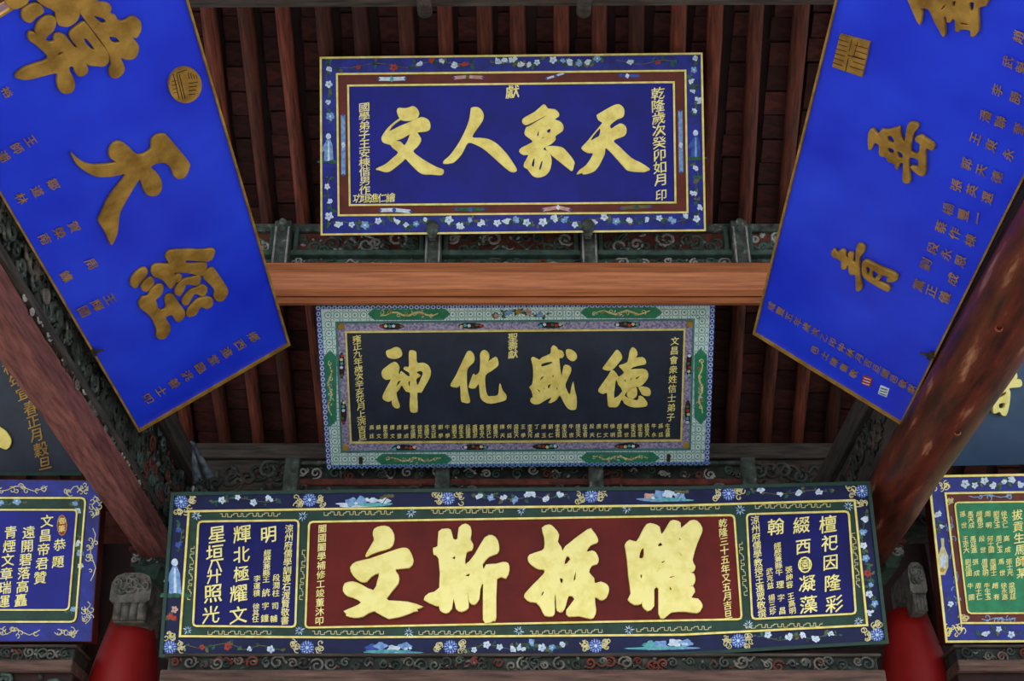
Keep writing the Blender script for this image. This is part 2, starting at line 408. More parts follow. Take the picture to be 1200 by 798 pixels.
def thing(name, loc, label, cat, group=None):
    return tag(empty(name, Matrix.Translation(loc)), label, cat, group)
def part(name, parent, bm, m, smooth=False):
    inv = parent.matrix_world.inverted()
    bmesh.ops.transform(bm, matrix=inv, verts=bm.verts)
    return from_bm(name, bm, m, parent, smooth)
def bpart(name, parent, m, *dims):
    bm = bmesh.new(); box(bm, *dims); bmesh.ops.bevel(bm, geom=bm.edges[:], offset=.006, segments=1, affect='EDGES'); return part(name, parent, bm, m)

# red columns with tapering tops
def column(x, label):
    t = thing('column', (x, 8.0, 0), label, 'column', None)
    bm = bmesh.new(); prof = [(0, .25), (2.5, .245), (3.3, .24), (3.6, .228), (3.78, .209), (3.9, .188), (4.05, .155), (4.2, .122)]
    rows = [[bm.verts.new((x + r * math.cos(a), 8.0 + r * math.sin(a), z)) for a in [6.28318 * k / 32 for k in range(32)]] for z, r in prof]
    for i in range(len(rows) - 1):
        for k in range(32):
            f = bm.faces.new((rows[i][k], rows[i][(k + 1) % 32], rows[i + 1][(k + 1) % 32], rows[i + 1][k])); f.smooth = True
    bm.faces.new(rows[-1]); part('shaft', t, bm, REDC)
    bm = bmesh.new(); cyl_between(bm, (x, 8, 0), (x, 8, .18), .36, .30, 24); part('stone_base', t, bm, PAVE)
column(-2.43, 'red round column under the left beam head, beside the long plaque')
column(2.535, 'red round column at the right end of the long oxblood plaque')

# carved beam heads poking out above each column
def beam_head(px0, px1, py0, py1, Y, label):
    a = at(px0, py0, Y); b = at(px1, py1, Y); x0, x1, z0, z1 = a.x, b.x, b.z, a.z; h = z1 - z0; wd = x1 - x0
    t = thing('beam_head', ((x0 + x1) / 2, Y, z0), label, 'beam end')
    bm = bmesh.new(); prof = [(x0 + wd * u, z0 + h * v) for u, v in ((.0, .42), (0, .78), (.1, .93), (.3, 1), (.72, 1), (.92, .92), (1, .75), (1, .42), (.9, .36), (.1, .36))]
    f0 = [bm.verts.new((p[0], Y, p[1])) for p in prof]; f1 = [bm.verts.new((p[0], Y + .42, p[1])) for p in prof]
    bm.faces.new(f0); bm.faces.new(f1[::-1])
    for i in range(len(prof)):
        j = (i + 1) % len(prof); bm.faces.new((f0[i], f0[j], f1[j], f1[i]))
    part('block', t, bm, STONEC)
    bm = bmesh.new()
    for s in range(4):
        u = x0 + wd * (.12 + .2 * s); cyl_between(bm, (u + wd * .1, Y + .035, z0 + h * .02), (u + wd * .1, Y + .03, z0 + h * .4), wd * .115, wd * .125, 8)
    part('fluted_foot', t, bm, STONEC, True)
    bpart('neck', t, STONEC, x0 + wd * .1, x1 - wd * .1, Y + .05, Y + .4, z0, z0 + h * .38)
    fr = Frame((x0, Y - .002, z0), (1, 0, 0), (0, 0, 1)); e = empty('tmp', fr.M)
    o = carving('carved_scroll', None, .02, wd - .02, h * .5, h * .92, 0.004, [STONEC, CARV], 6, int(px0), .055)
    bpy.data.objects.remove(e); o.data.transform(t.matrix_world.inverted() @ fr.M); o.parent = t
    return t
beam_head(133, 172, 671, 726, 7.72, 'grey carved beam end on top of the left red column')
beam_head(1062, 1091, 659, 715, 7.72, 'grey carved beam end on top of the right red column')
def bracket_block(px0, px1, py0, py1, Y, label, seed):
    a = at(px0, py0, Y); b = at(px1, py1, Y); t = thing('bracket_block', ((a.x + b.x) / 2, Y, b.z), label, 'bracket')
    h = a.z - b.z; w_ = b.x - a.x
    bpart('block', t, CARV, a.x, b.x, Y, Y + .4, b.z + h * .35, a.z - h * .16)
    bpart('top_board', t, CARVR, a.x - .02, b.x + .02, Y - .02, Y + .4, a.z - h * .15, a.z)
    bm = bmesh.new(); v = [bm.verts.new(p) for p in ((a.x + .02, Y, b.z + h * .35), (b.x - .02, Y, b.z + h * .35), (b.x - w_ * .25, Y + .05, b.z), (a.x + w_ * .25, Y + .05, b.z), (a.x + .02, Y + .4, b.z + h * .35), (b.x - .02, Y + .4, b.z + h * .35), (b.x - w_ * .25, Y + .4, b.z), (a.x + w_ * .25, Y + .4, b.z))]
    for f in ((0, 3, 2, 1), (4, 5, 6, 7), (0, 4, 7, 3), (1, 2, 6, 5), (2, 3, 7, 6), (0, 1, 5, 4)): bm.faces.new([v[i] for i in f])
    part('curved_foot', t, bm, CARVG)
    o = carving('carved_scroll', None, .01, w_ - .01, h * .4, h * .82, .004, [CARVW, CARVG, CARV], 4, seed, .05)
    o.data.transform(Matrix.Translation(-t.matrix_world.translation) @ Frame((a.x, Y - .002, b.z), (1, 0, 0), (0, 0, 1)).M); o.parent = t
bracket_block(156, 190, 641, 676, 8.0, 'green-grey painted bracket block under the faded red beam at left', 4)
bracket_block(1030, 1062, 633, 662, 8.0, 'green-grey painted bracket block under the varnished log at right', 9)

# left side beam: faded red lower chord, dark carved face, weathered top rail
t = thing('carved_beam', (-2.38, 6.0, 4.56), 'dark carved side beam with a faded red underside, left of the long plaque', 'beam')
bm = bmesh.new(); box(bm, -2.42, -2.26, 1.2, 7.95, 4.56, 4.72); bmesh.ops.subdivide_edges(bm, edges=[e for e in bm.edges if abs(e.verts[0].co.y - e.verts[1].co.y) > 1], cuts=12)
for v_ in bm.verts: v_.co += Vector((rnd.uniform(-.012, .012), 0, rnd.uniform(-.01, .01)))
part('lower_chord', t, bm, PINKW)
bpart('core', t, CARVD, -2.43, -2.29, 1.2, 8.5, 4.74, 5.2)
bpart('top_rail', t, WOODY, -2.44, -2.2, 1.2, 8.7, 5.22, 5.38)
bpart('moulding', t, WOODY, -2.31, -2.245, 1.2, 7.6, 4.74, 4.79)
fr = Frame((-2.285, 0, 0), (0, 1, 0), (0, 0, 1))
def carve_on(t, fr, u0, u1, v0, v1, mats, n, seed, size, name='carved_scroll', z=.006):
    o = carving(name, None, u0, u1, v0, v1, z, mats, n, seed, size); o.data.transform(t.matrix_world.inverted() @ fr.M); o.parent = t; return o
carve_on(t, fr, 2.5, 8.45, 4.8, 5.2, [CARVD, CARV, CARVD], 44, 3, .16)
carve_on(t, fr, 4.0, 8.4, 4.8, 4.98, [CARV, CARVD, CARVD], 34, 8, .075, z=.02)
carve_on(t, fr, 4.2, 5.4, 4.8, 5.1, [CARV, STONEC], 12, 18, .09, z=.03)
carve_on(t, fr, 7.0, 8.4, 4.78, 5.2, [CARV, CARVD, CARVG, CARVR], 30, 12, .07, z=.03)
carve_on(t, Frame((-2.27, 0, 0), (0, 1, 0), (0, 0, 1)), 5.0, 7.5, 4.70, 4.79, [CARVW, WOODY, STONEC], 22, 31, .045, 'flaked_edge', z=.015)
bm = bmesh.new(); cyl_between(bm, at(164, 512, 7.35), at(206, 578, 7.9), .022, .026, 6); part('wood_strut', t, bm, WOODY)
# brackets between the beam and the long plaque
t = thing('carved_bracket', (-2.2, 8.2, 5.0), 'dark carved leaf bracket above the left end of the long plaque', 'bracket')
bm = bmesh.new()
for p0, p1, r0, r1 in (((219, 517), (202, 564), .012, .03), ((217, 517), (226, 566), .012, .035), ((220, 519), (240, 560), .012, .03)): cyl_between(bm, at(p0[0] + 6, p0[1], 8.0), at(p1[0] + 6, p1[1], 8.1), r0, r1, 8)
part('split_leaf', t, bm, CARVP, True)
carve_on(t, Frame((-2.17, 8.1, 4.72), (1, .2, 0), (0, 0, 1)), 0, .26, 0, .3, [CARV, CARVG, CARVD], 8, 21, .09, 'carved_leaf')
carve_on(t, Frame((-2.165, 7.85, 4.72), (.3, 1, 0), (0, 0, 1)), 0, .35, .02, .42, [CARV, CARVD, CARVG, CARVW], 8, 22, .1, 'carved_leaf', z=.03)

# right side beam (weathered) and the varnished log below it
t = thing('side_beam', (2.35, 6, 4.9), 'grey weathered side beam behind the right hanging plaque', 'beam')
bpart('top_rail', t, WOODY, 2.2, 2.5, 1.2, 8.7, 5.2, 5.38)
bpart('side_board', t, WOODY, 2.24, 2.5, 1.2, 8.7, 4.86, 5.2)
carve_on(t, Frame((2.235, 0, 0), (0, -1, 0), (0, 0, 1)), -8.6, -6.8, 4.9, 5.18, [WOODY, CARVD], 12, 41, .1)
A = Vector((2.335, 8.1, 4.67)); B = Vector((2.245, 1.2, 4.69))
t = thing('log_beam', A, 'reddish brown varnished log running up to the right, scuffed', 'beam')
bm = bmesh.new(); cyl_between(bm, A, B, .172, .193, 28, 0, 16, .004, 4); part('log', t, bm, LOGM)
bm = bmesh.new()
for P, n_ in ((at(1171, 384, 5.6), 1), (at(1122, 506, 6.8), 2)):
    ax = A.lerp(B, (A.y - P.y) / (A.y - B.y)); d = ray(*proj(P)).normalized(); c = P
    k = -1.0
    for q in range(400):
        c = EYE + d * (3 + q * .02)
        if (Vector((c.x, 0, c.z)) - Vector((A.lerp(B, (A.y - c.y) / (A.y - B.y)).x, 0, A.lerp(B, (A.y - c.y) / (A.y - B.y)).z))).length < .176 + .021 * (A.y - c.y) / 6.9: break
    bmesh.ops.create_circle(bm, segments=12, radius=.001)
    s = d.cross(Vector((0, 0, 1))).normalized(); u = s.cross(d)
    R0 = [bm.verts.new(c + d * .03 + s * .02 * math.cos(a) + u * .02 * math.sin(a)) for a in [.5236 * i for i in range(12)]]
    R1 = [bm.verts.new(c - d * .006 + s * .016 * math.cos(a) + u * .016 * math.sin(a)) for a in [.5236 * i for i in range(12)]]
    R2 = [bm.verts.new(c + d * .02 + s * .009 * math.cos(a) + u * .009 * math.sin(a)) for a in [.5236 * i for i in range(12)]]
    for L0, L1 in ((R0, R1), (R1, R2)):
        for i in range(12): bm.faces.new((L0[i], L0[(i + 1) % 12], L1[(i + 1) % 12], L1[i]))
part('knot', t, bm, WOODO)

# back beam behind the long plaque
t = thing('back_beam', (0, 8.6, 5.3), 'grey carved cross beam just below the lower rafters', 'beam')
bpart('beam', t, WOODG, -2.6, 2.6, 8.62, 8.85, 5.28, 5.56)
bpart('upper_moulding', t, WOODG, -2.6, 2.6, 8.58, 8.85, 5.56, 5.68)
for u0, u1, sd in ((-2.2, -1.4, 51), (1.35, 2.25, 52)): carve_on(t, Frame((0, 8.615, 0), (1, 0, 0), (0, 0, 1)), u0, u1, 5.3, 5.54, [WOODG, CARVD, CARV], 11, sd, .1)

# raw pine purlin between the two upper plaques
A = at(300, 333, 7.0); A.x = -2.2; B = Vector((2.2, 7.0, A.z))
t = thing('pine_beam', Vector((0, 7, A.z)), 'raw orange pine beam between the top and the middle plaque', 'beam')
bm = bmesh.new(); cyl_between(bm, A, B, .142, .142, 8, 0, 1, 0, 0, -.02); part('beam', t, bm, WOODO)
bm = bmesh.new(); cyl_between(bm, (-2.2, 6.953, 5.937), (2.2, 6.953, 5.939), .0035, .0035, 6); part('drying_crack', t, bm, DARK)
ZB = A.z
# top eave beam
a = at(600, 2, 5.6)
t = thing('top_beam', (0, 5.5, a.z), 'pale weathered beam along the top edge of the picture', 'beam')
bm = bmesh.new(); box(bm, -2.3, 2.3, 5.4, 5.62, a.z - .0, a.z + .2)
for v_ in bm.verts:
    if v_.co.x < 0 and v_.co.z < a.z + .1: v_.co.z -= .03
part('beam', t, bm, WOODG)
for px in (497, 685):
    p = at(px, 6, 5.55); bm = bmesh.new(); cyl_between(bm, (p.x, 5.64, a.z - .05), (p.x, 5.42, a.z - .05), .045, .045, 12); part('round_boss', t, bm, WOODG)

# carved frieze carrying the top plaque
YF = 7.05
def zf(py, Y): return at(600, py, Y).z
t = thing('carved_frieze', (0, YF, zf(312, YF)), 'painted carved frieze with posts above the raw pine beam', 'frieze')
zt, zm, zb = zf(264, YF), zf(295, YF), zf(314, YF)
bpart('back_board', t, CARVG, -2.2, 2.2, YF + .06, YF + .12, zb, zt)
bpart('red_ground', t, CARVR, -2.2, 2.2, YF + .052, YF + .07, zm + .02, zt - .03)
bpart('top_rail', t, CARV, -2.2, 2.2, YF + .02, YF + .1, zt - .03, zt + .03)
bpart('middle_rail', t, CARVG, -2.2, 2.2, YF + .0, YF + .07, zm - .02, zm + .02)
xs = [at(p, 290, YF).x for p in (331, 508, 690, 867)]
for x in xs:
    bpart('post', t, CARV, x - .055, x + .055, YF - .06, YF + .06, zb, zt)
    for s in (-1, 1): bpart('post_edge', t, CARVW, x + s * .042 - .006, x + s * .042 + .006, YF - .07, YF - .055, zb, zt - .05)
    bm = bmesh.new(); fz = zt - .03
    cyl_between(bm, (x, YF - .085, fz), (x, YF + .05, fz + .02), .026, .045, 10); cyl_between(bm, (x, YF - .08, fz - .05), (x, YF + .03, fz - .04), .02, .03, 8); part('post_cap', t, bm, CARV)
FRX = Frame((0, YF - .0, 0), (1, 0, 0), (0, 0, 1)); FRB = Frame((0, YF + .055, 0), (1, 0, 0), (0, 0, 1))
edges = [-2.2] + xs + [2.2]; i = 0
for x0, x1 in zip(edges[:-1], edges[1:]):
    x0 += .06; x1 -= .06; i += 1
    if x1 - x0 < .1: continue
    for s in (x0 + .02, x1 - .02): bpart('frame_stile', t, CARVG, s - .015, s + .015, YF + .01, YF + .07, zm, zt)
    carve_on(t, FRB, x0 + .04, x1 - .04, zm + .02, zt - .03, [CARVG, CARVG, CARV, CARVW], 12, 60 + i, .075, 'carved_flower_panel')
    carve_on(t, FRB, x0, x1, zb, zm - .02, [CARV, CARVG, CARVR, CARVD, CARVW], 12, 70 + i, .055, 'carved_cloud_panel')

# rail below the middle plaque
YR = 8.2
t = thing('carved_rail', (0, YR, zf(572, YR)), 'painted carved rail between the middle plaque and the long plaque', 'rail')
zt, zm, zb = zf(545, YR), zf(562, YR), zf(580, YR); xl, xr = at(337, 555, YR).x, at(886, 555, YR).x
bpart('back_board', t, CARVD, xl, xr, YR + .03, YR + .1, zb, zt + .02)
bpart('red_rail', t, CARVR, xl, xr, YR - .0, YR + .1, zm - .035, zm + .01)
bpart('top_rail', t, CARV, xl, xr, YR - .02, YR + .1, zt, zt + .025)
for p in (343, 519, 698, 876):
    x = at(p, 555, YR).x; bpart('post', t, CARV, x - .05, x + .05, YR - .07, YR + .05, zb, zt + .03)
    bm = bmesh.new()
    for s in (-.03, 0, .03): cyl_between(bm, (x + s, YR - .08, zb + .02), (x + s, YR - .08, zt), .012, .012, 6)
    part('post_reed', t, bm, CARVW)
    for s in (-1, 1):
        if xl < x + s * .2 < xr: carve_on(t, Frame((0, YR - .01, 0), (1, 0, 0), (0, 0, 1)), x + s * .17 - .12, x + s * .17 + .12, zb - .05, zm - .03, [STONEC, WOODG], 2, p + s, .07, 'carved_volute')
carve_on(t, Frame((0, YR + .015, 0), (1, 0, 0), (0, 0, 1)), xl + .05, xr - .05, zm + .01, zt, [CARVW, CARVG, CARVR, CARV], 30, 81, .05, 'painted_cloud_carving')

# sills
def sill(name, x0, x1, Y, ztop, label, seed, dp=.3):
    t = thing(name, ((x0 + x1) / 2, Y, ztop), label, 'sill')
    bpart('shelf', t, WOODG, x0, x1, Y - .0, Y + dp, ztop - .015, ztop)
    bpart('carved_board', t, CARVD, x0 + .02, x1 - .02, Y + .03, Y + dp, ztop - .1, ztop - .015)
    bpart('lower_moulding', t, WOODB, x0, x1, Y - .03, Y + dp, ztop - .17, ztop - .1)
    bpart('lower_beam', t, WALLM, x0, x1, Y + .02, Y + dp, ztop - .42, ztop - .17)
    carve_on(t, Frame((0, Y + .02, 0), (1, 0, 0), (0, 0, 1)), x0 + .04, x1 - .04, ztop - .097, ztop - .018, [CARVD, CARV, STONEC, CARVR], max(6, int((x1 - x0) * 14)), seed, .045)
    carve_on(t, Frame((0, Y + .01, 0), (1, 0, 0), (0, 0, 1)), x0 + .04, x1 - .04, ztop - .4, ztop - .18, [CARVD, CARVG], max(4, int((x1 - x0) * 5)), seed + 1, .09)
zs = at(600, 769, 7.08).z
sill('carved_sill', at(193, 770, 7.02).x, at(1032, 770, 7.02).x, 7.0, zs - .005, 'grey carved sill along the foot of the long oxblood plaque', 91, .75)
sill('carved_sill', -5.2, -2.62, 7.6, at(50, 755, 7.6).z, 'grey carved sill under the blue plaque at lower left', 93)
sill('carved_sill', 2.66, 5.2, 7.6, at(1150, 755, 7.6).z, 'grey carved sill under the green plaque at lower right', 95)
# tie beams of the neighbouring bays
t = thing('tie_beam', (-4, 8.2, 4.9), 'dark cross beam between the black plaque and the blue plaque at left', 'beam'); bpart('beam', t, CARVR, -6, -2.5, 8.0, 8.3, 4.78, 4.9)
t = thing('tie_beam', (4, 8.2, 4.9), 'dark carved cross beam between the slate plaque and the green plaque at right', 'beam'); bpart('beam', t, CARVD, 2.6, 6, 8.0, 8.3, 4.78, 4.95)
carve_on(t, Frame((0, 7.99, 0), (1, 0, 0), (0, 0, 1)), 2.7, 4.5, 4.8, 4.94, [CARVD, STONEC], 12, 99, .06)

# ---------------------------------------------------------------- plaques
def lean_frame(px, py, Y, deg):
    a = math.radians(deg); return Frame(at(px, py, Y), (1, 0, 0), (0, -math.sin(a), math.cos(a)))
def notch(q, d):
    """cut the four corners of a pixel quad"""
    out = []
    for i in range(4):
        p = Vector(q[i]); a = (Vector(q[i - 1]) - p).normalized(); b = (Vector(q[(i + 1) % 4]) - p).normalized()
        out += [p + a * d, p + (a + b) * d * .28, p + b * d]
    return out
def scale_px(L, f): return [(x * f, y * f) for x, y in L]

# ===== top plaque
B1 = Board('plaque', lean_frame(600, 274, 6.86, 32), 'blue plaque with four gold characters, topmost in the centre, maroon and flowered border', group='hanging inscribed plaques')
q0 = [(375, 67), (823, 62), (827, 271), (376, 276)]; q1 = [(394, 86), (804, 82), (806.5, 250), (396, 253.5)]; q2 = [(407, 99.5), (790.5, 95.5), (792.5, 238.5), (409, 241.5)]
B1.slab('panel', q0, -.05, 0, BLUE1B); B1.slab('field', q2, 0, .004, BLUE1)
B1.band('border', q0, q1, 0, .004, BLUE1B); B1.band('maroon_band', q1, q2, 0, .005, BROWN1)
for q in (q0, q1, q2): B1.line('gilt_fillet', q, 2.2, .003, .012, GOLDL)
WEN = [[(110,447),(75,435),(58,410),(65,375),(110,310),(170,255),(218,222),(222,232),(185,258),(150,290),(125,335),(220,290),(300,258),(370,225),(420,212),(470,235),(488,280),(480,320),(440,338),(375,345),(402,395),(400,430),(370,475),(335,515),(400,570),(470,615),(545,655),(605,680),(590,722),(500,718),(425,715),(370,680),(300,610),(268,580),(240,605),(185,650),(130,690),(90,697),(35,680),(10,670),(90,630),(150,580),(205,525),(160,485),(135,455)],
       [(310,362),(265,460),(222,428),(180,422),(250,392)]]
B1.char(440, 110, 7.6, WEN, GOLD)
B1.char(440, 110, 7.6, [[(195,150),(210,128),(260,132),(300,125),(335,113),(370,135),(388,175),(375,210),(340,235),(290,242),(235,235),(210,205),(198,175)]], GOLD, name='gilt_dot')
B1.char(515, 110, 7.6, [[(290,125),(340,122),(375,150),(392,190),(385,235),(350,290),(290,385),(360,395),(440,408),(520,455),(600,540),(655,620),(685,670),(680,692),(645,697),(600,670),(520,600),(420,510),(340,460),(255,438),(200,535),(140,600),(105,618),(40,622),(45,595),(100,545),(180,430),(240,310),(270,220),(280,150)]], GOLD)
XIANG = [[(270,105),(295,102),(320,135),(380,140),(415,175),(412,205),(375,230),(420,245),(452,280),(450,330),(385,375),(388,405),(350,445),(300,470),(275,498),(320,515),(345,560),(350,620),(330,690),(290,730),(230,745),(180,725),(140,670),(110,655),(110,620),(150,545),(105,545),(65,515),(90,480),(185,432),(160,400),(120,370),(115,340),(130,300),(155,290),(300,203),(296,197),(240,225),(140,275),(105,270),(92,245),(110,215),(200,165)],
         [(310,325),(345,310),(340,345),(315,350)], [(220,368),(240,320),(240,368),(228,380)], [(185,590),(203,575),(197,650),(172,640)], [(262,600),(275,605),(257,675),(238,670)], [(262,392),(290,380),(275,398)], [(190,498),(222,474),(205,495)]]
B1.char(600, 110, 7.6, XIANG, GOLD, k=2)
B1.char(600, 110, 7.6, [[(300,480),(340,468),(430,475),(480,510),(550,600),(550,635),(535,685),(500,665),(400,585),(330,525)]], GOLD, name='gilt_stroke')
B1.char(670, 110, 7.6, [[(385,100),(440,108),(465,150),(455,205),(400,230),(340,280),(350,312),(380,295),(430,268),(470,285),(485,325),(465,375),(370,418),(430,480),(530,575),(610,615),(690,670),(665,688),(630,697),(505,685),(450,635),(310,485),(290,540),(240,640),(190,695),(110,717),(90,705),(48,715),(70,680),(130,635),(180,560),(188,530),(140,525),(88,485),(130,435),(250,290),(272,258),(240,235),(225,200),(240,180)],
    [(248,312),(168,412),(215,392),(244,372)]], GOLD)
B1.col('乾隆歲次癸卯如月', (771, 110), (773.5, 211), 14, GOLDP); B1.col('印', (774.5, 229), (774.5, 240), 12, GOLDP)
B1.col('獻', (600.5, 108), (600.5, 120), 14, GOLDP); B1.col('國學弟子王安棟偕男作', (427, 126), (427.5, 223), 11.5, GOLDP)
B1.col('功垣進仁繪', (419, 232.8), (458, 232), 9.5, GOLDP, horiz=True)

def spray(b, x, y, w, h, seed, kinds, name='painted_flower_spray', n=6, label=None):
    """flowers on a stem with leaves, inside a w by h pixel strip"""
    P = Paint(b, name, .0055, seed); R = P.r; hor = w > h
    st = []
    for i in range(7):
        t = i / 6; o = math.sin(t * 7 + seed) * (h if hor else w) * .22
        st.append((x - w / 2 + w * t, y + o) if hor else (x + o, y - h / 2 + h * t))
    P.rib(st, .8, OLIVE)
    for i in range(n * 5):
        q = R.choice(st); P.leaf(q[0] + R.uniform(-2, 2), q[1] + R.uniform(-2, 2), R.uniform(3, 7.5), R.uniform(0, 6.28), R.choice([LEAF, LEAF, OLIVE, GREEN3]), .3)
    for i in range(n):
        t = (i + .5) / n; k = kinds[i % len(kinds)]; j = st[min(6, int(t * 7))]
        fx = x - w / 2 + w * t if hor else j[0] + R.uniform(-w * .15, w * .15); fy = j[1] + R.uniform(-h * .15, h * .15) if hor else y - h / 2 + h * t
        P.flower(fx, fy, R.uniform(3.4, 5.2), k, {WHITE: SKYB, REDP: MAROON, SKYB: WHITE, PINK: REDP}.get(k), 5)
    return P.done(label)
def landscape(b, x, y, w, seed, m1, m2, label=None):
    P = Paint(b, 'painted_landscape', .0055, seed); R = P.r
    for i in range(4): P.blob(x + R.uniform(-.25, .25) * w, y + 4 + R.uniform(-1, 1.5), w * R.uniform(.2, .32), 1.8, AQUA if i % 2 else m2, 3, .15, 0)
    for i in range(4): P.blob(x + (i - 1.5) * w * .16 + R.uniform(-2, 2), y + R.uniform(-3, 1), w * .09, R.uniform(3, 5.5), [m1, SKYB, WHITE, m2][i % 4], 4, .22, 0)
    P.blob(x, y + 3, w * .3, 1.6, AQUA, 5, .2)
    for i in range(3): P.blob(x + R.uniform(-.3, .3) * w, y + R.uniform(-5, 2), 2, 1.6, WHITE, 5, .2)
    if seed % 2:
        P.rib([(x + w * .2, y + 4), (x + w * .26, y - 3), (x + w * .33, y - 6)], 1, OLIVE)
        for i in range(4): P.blob(x + w * .2 + i * 4, y - 4 - R.uniform(0, 3), 2.4, 2, OLIVE, 5, .2)
    return P.done(label)
# flowered border of the top plaque
spray(B1, 440, 77, 85, 14, 1, [REDP, REDP], n=2, label='two red peonies with green leaves')
spray(B1, 519, 74, 66, 13, 2, [WHITE, REDP, WHITE], n=5); spray(B1, 606, 73.5, 56, 13, 3, [WHITE], n=6); spray(B1, 674, 73, 62, 13, 4, [WHITE, SKYB], n=6)
spray(B1, 755, 73, 66, 12, 5, [WHITE, REDP], n=2); spray(B1, 812, 82, 12, 40, 6, [WHITE, SKYB], n=3)
for i, (x, w) in enumerate(((420, 62), (482, 46), (545, 50), (600, 46), (655, 50), (715, 56), (780, 60))): spray(B1, x, 262 - (x - 420) * .012, w, 13, 10 + i, [WHITE, WHITE, SKYB], n=4)
spray(B1, 385, 90, 11, 36, 20, [WHITE], n=2, label='white peach blossom'); spray(B1, 385, 128, 11, 34, 21, [WHITE, SKYB], n=2); spray(B1, 386, 236, 11, 52, 22, [WHITE], n=3)
spray(B1, 814, 118, 11, 34, 23, [WHITE], n=3); spray(B1, 816, 212, 11, 44, 24, [WHITE, OLIVE], n=3); spray(B1, 817, 250, 11, 26, 25, [WHITE], n=2)
def figure(b, x, y, h, m1, m2, seed, label):
    P = Paint(b, 'painted_figure', .0055, seed)
    P.poly([(x - h * .16, y + h * .5), (x - h * .13, y - .1 * h), (x - h * .05, y - h * .26), (x + h * .06, y - h * .26), (x + h * .14, y - .05 * h), (x + h * .18, y + h * .5)], m1)
    P.blob(x, y - h * .36, h * .09, h * .1, WHITE, 3, .05); P.poly([(x - h * .14, y - h * .1), (x - h * .3, y + h * .15), (x - h * .2, y + h * .2), (x - h * .06, y)], m1)
    P.poly([(x - h * .02, y - h * .2), (x + h * .03, y - h * .2), (x + h * .05, y + h * .5), (x - h * .03, y + h * .5)], m2)
    for i in range(5): P.blob(x + P.r.uniform(-.3, .3) * h, y + h * .52, h * .14, h * .06, LEAF, 4, .2)
    return P.done(label)
figure(B1, 385, 172, 34, SKYB, WHITE, 31, 'robed figure in white among leaves'); figure(B1, 815, 168, 34, COBALT, SKYB, 32, 'robed figure in blue among leaves')
def scroll_item(b, pts, w, m, m2, seed, name='painted_emblem', label=None):
    P = Paint(b, name, .0065, seed); P.rib(pts, w, m); mx, my = pts[len(pts) // 2]
    P.blob(mx, my, 2.2, w * .7, m2, 4, .15)
    for p in (pts[0], pts[-1]): P.blob(p[0], p[1], 1.6, 1.4, COBALT, 4, .2)
    return P.done(label)
scroll_item(B1, [(444, 92.6), (459, 92.8), (475, 92.2)], 4.4, WHITE, AQUA, 41); scroll_item(B1, [(532, 91.5), (548, 90), (566, 91)], 4, PINK, OLIVE, 42)
scroll_item(B1, [(640, 92.5), (651, 89), (662, 85.5)], 2.4, WHITE, COBALT, 43); scroll_item(B1, [(726, 88.5), (735, 89), (748, 89)], 4, COBALT, WHITE, 44)
scroll_item(B1, [(446, 246.5), (462, 246), (481, 248)], 4.4, WHITE, COBALT, 45); scroll_item(B1, [(534, 245), (552, 245.5), (567, 245)], 4, LEAF, COBALT, 46)
scroll_item(B1, [(636, 246), (654, 243), (668, 246)], 4.2, PINK, WHITE, 47); scroll_item(B1, [(728, 244), (745, 242.5), (762, 242)], 4, OLIVE, LEAF, 48)
scroll_item(B1, [(402, 135), (402.5, 170), (402.5, 205)], 5, SKYB, WHITE, 49); scroll_item(B1, [(797, 130), (797.5, 170), (798, 202)], 5, SKYB, WHITE, 50)
def clasp(b, px, py, label='dark carved clasp over the lower edge'):
    p = b.fr.uv(px, py); bm = bmesh.new()
    for dy, r, z in ((.055, .028, .02), (.03, .045, .025), (0, .04, .03), (-.03, .03, .02)):
        bmesh.ops.create_icosphere(bm, subdivisions=2, radius=r, matrix=Matrix.Translation((p.x, p.y + dy, z)) @ Matrix.Diagonal((1, .7, .6, 1)))
    box(bm, p.x - .02, p.x + .02, p.y - .06, p.y + .05, -.06, .02)
    o = from_bm('carved_clasp', bm, CARV, b.root); o['label'] = label
clasp(B1, 507, 271); clasp(B1, 689, 269)

# ===== middle plaque
B2 = Board('plaque', lean_frame(600, 545, 8.08, 50), 'black plaque with four gold characters in a pale turquoise and green border, second from top', group='hanging inscribed plaques')
q0 = [(370, 359), (838, 355), (831, 543), (383, 547)]; qa = [(376, 362), (832, 358), (825.5, 541), (388.5, 545)]
q1 = [(393, 376.5), (814, 373), (809.5, 527), (399.5, 530)]; q2 = [(404.5, 387.5), (803, 384.5), (799, 516.5), (410.5, 519)]
B2.slab('panel', q0, -.05, 0, JADE); B2.slab('field', q2, 0, .004, BLACK2)
B2.band('outer_moulding', q0, qa, 0, .008, COBALT); B2.band('border', qa, q1, 0, .004, TURQ); B2.line('green_fillet', q1, 2.2, .003, .010, TEAL)
B2.band('inner_band', inset(q1, 2.2), q2, 0, .004, LILAC); B2.line('gilt_fillet', q2, 2, .003, .013, GOLDL)
def L2(t0, t1, a, b): return (a[0] + (b[0] - a[0]) * t0, a[1] + (b[1] - a[1]) * t0)
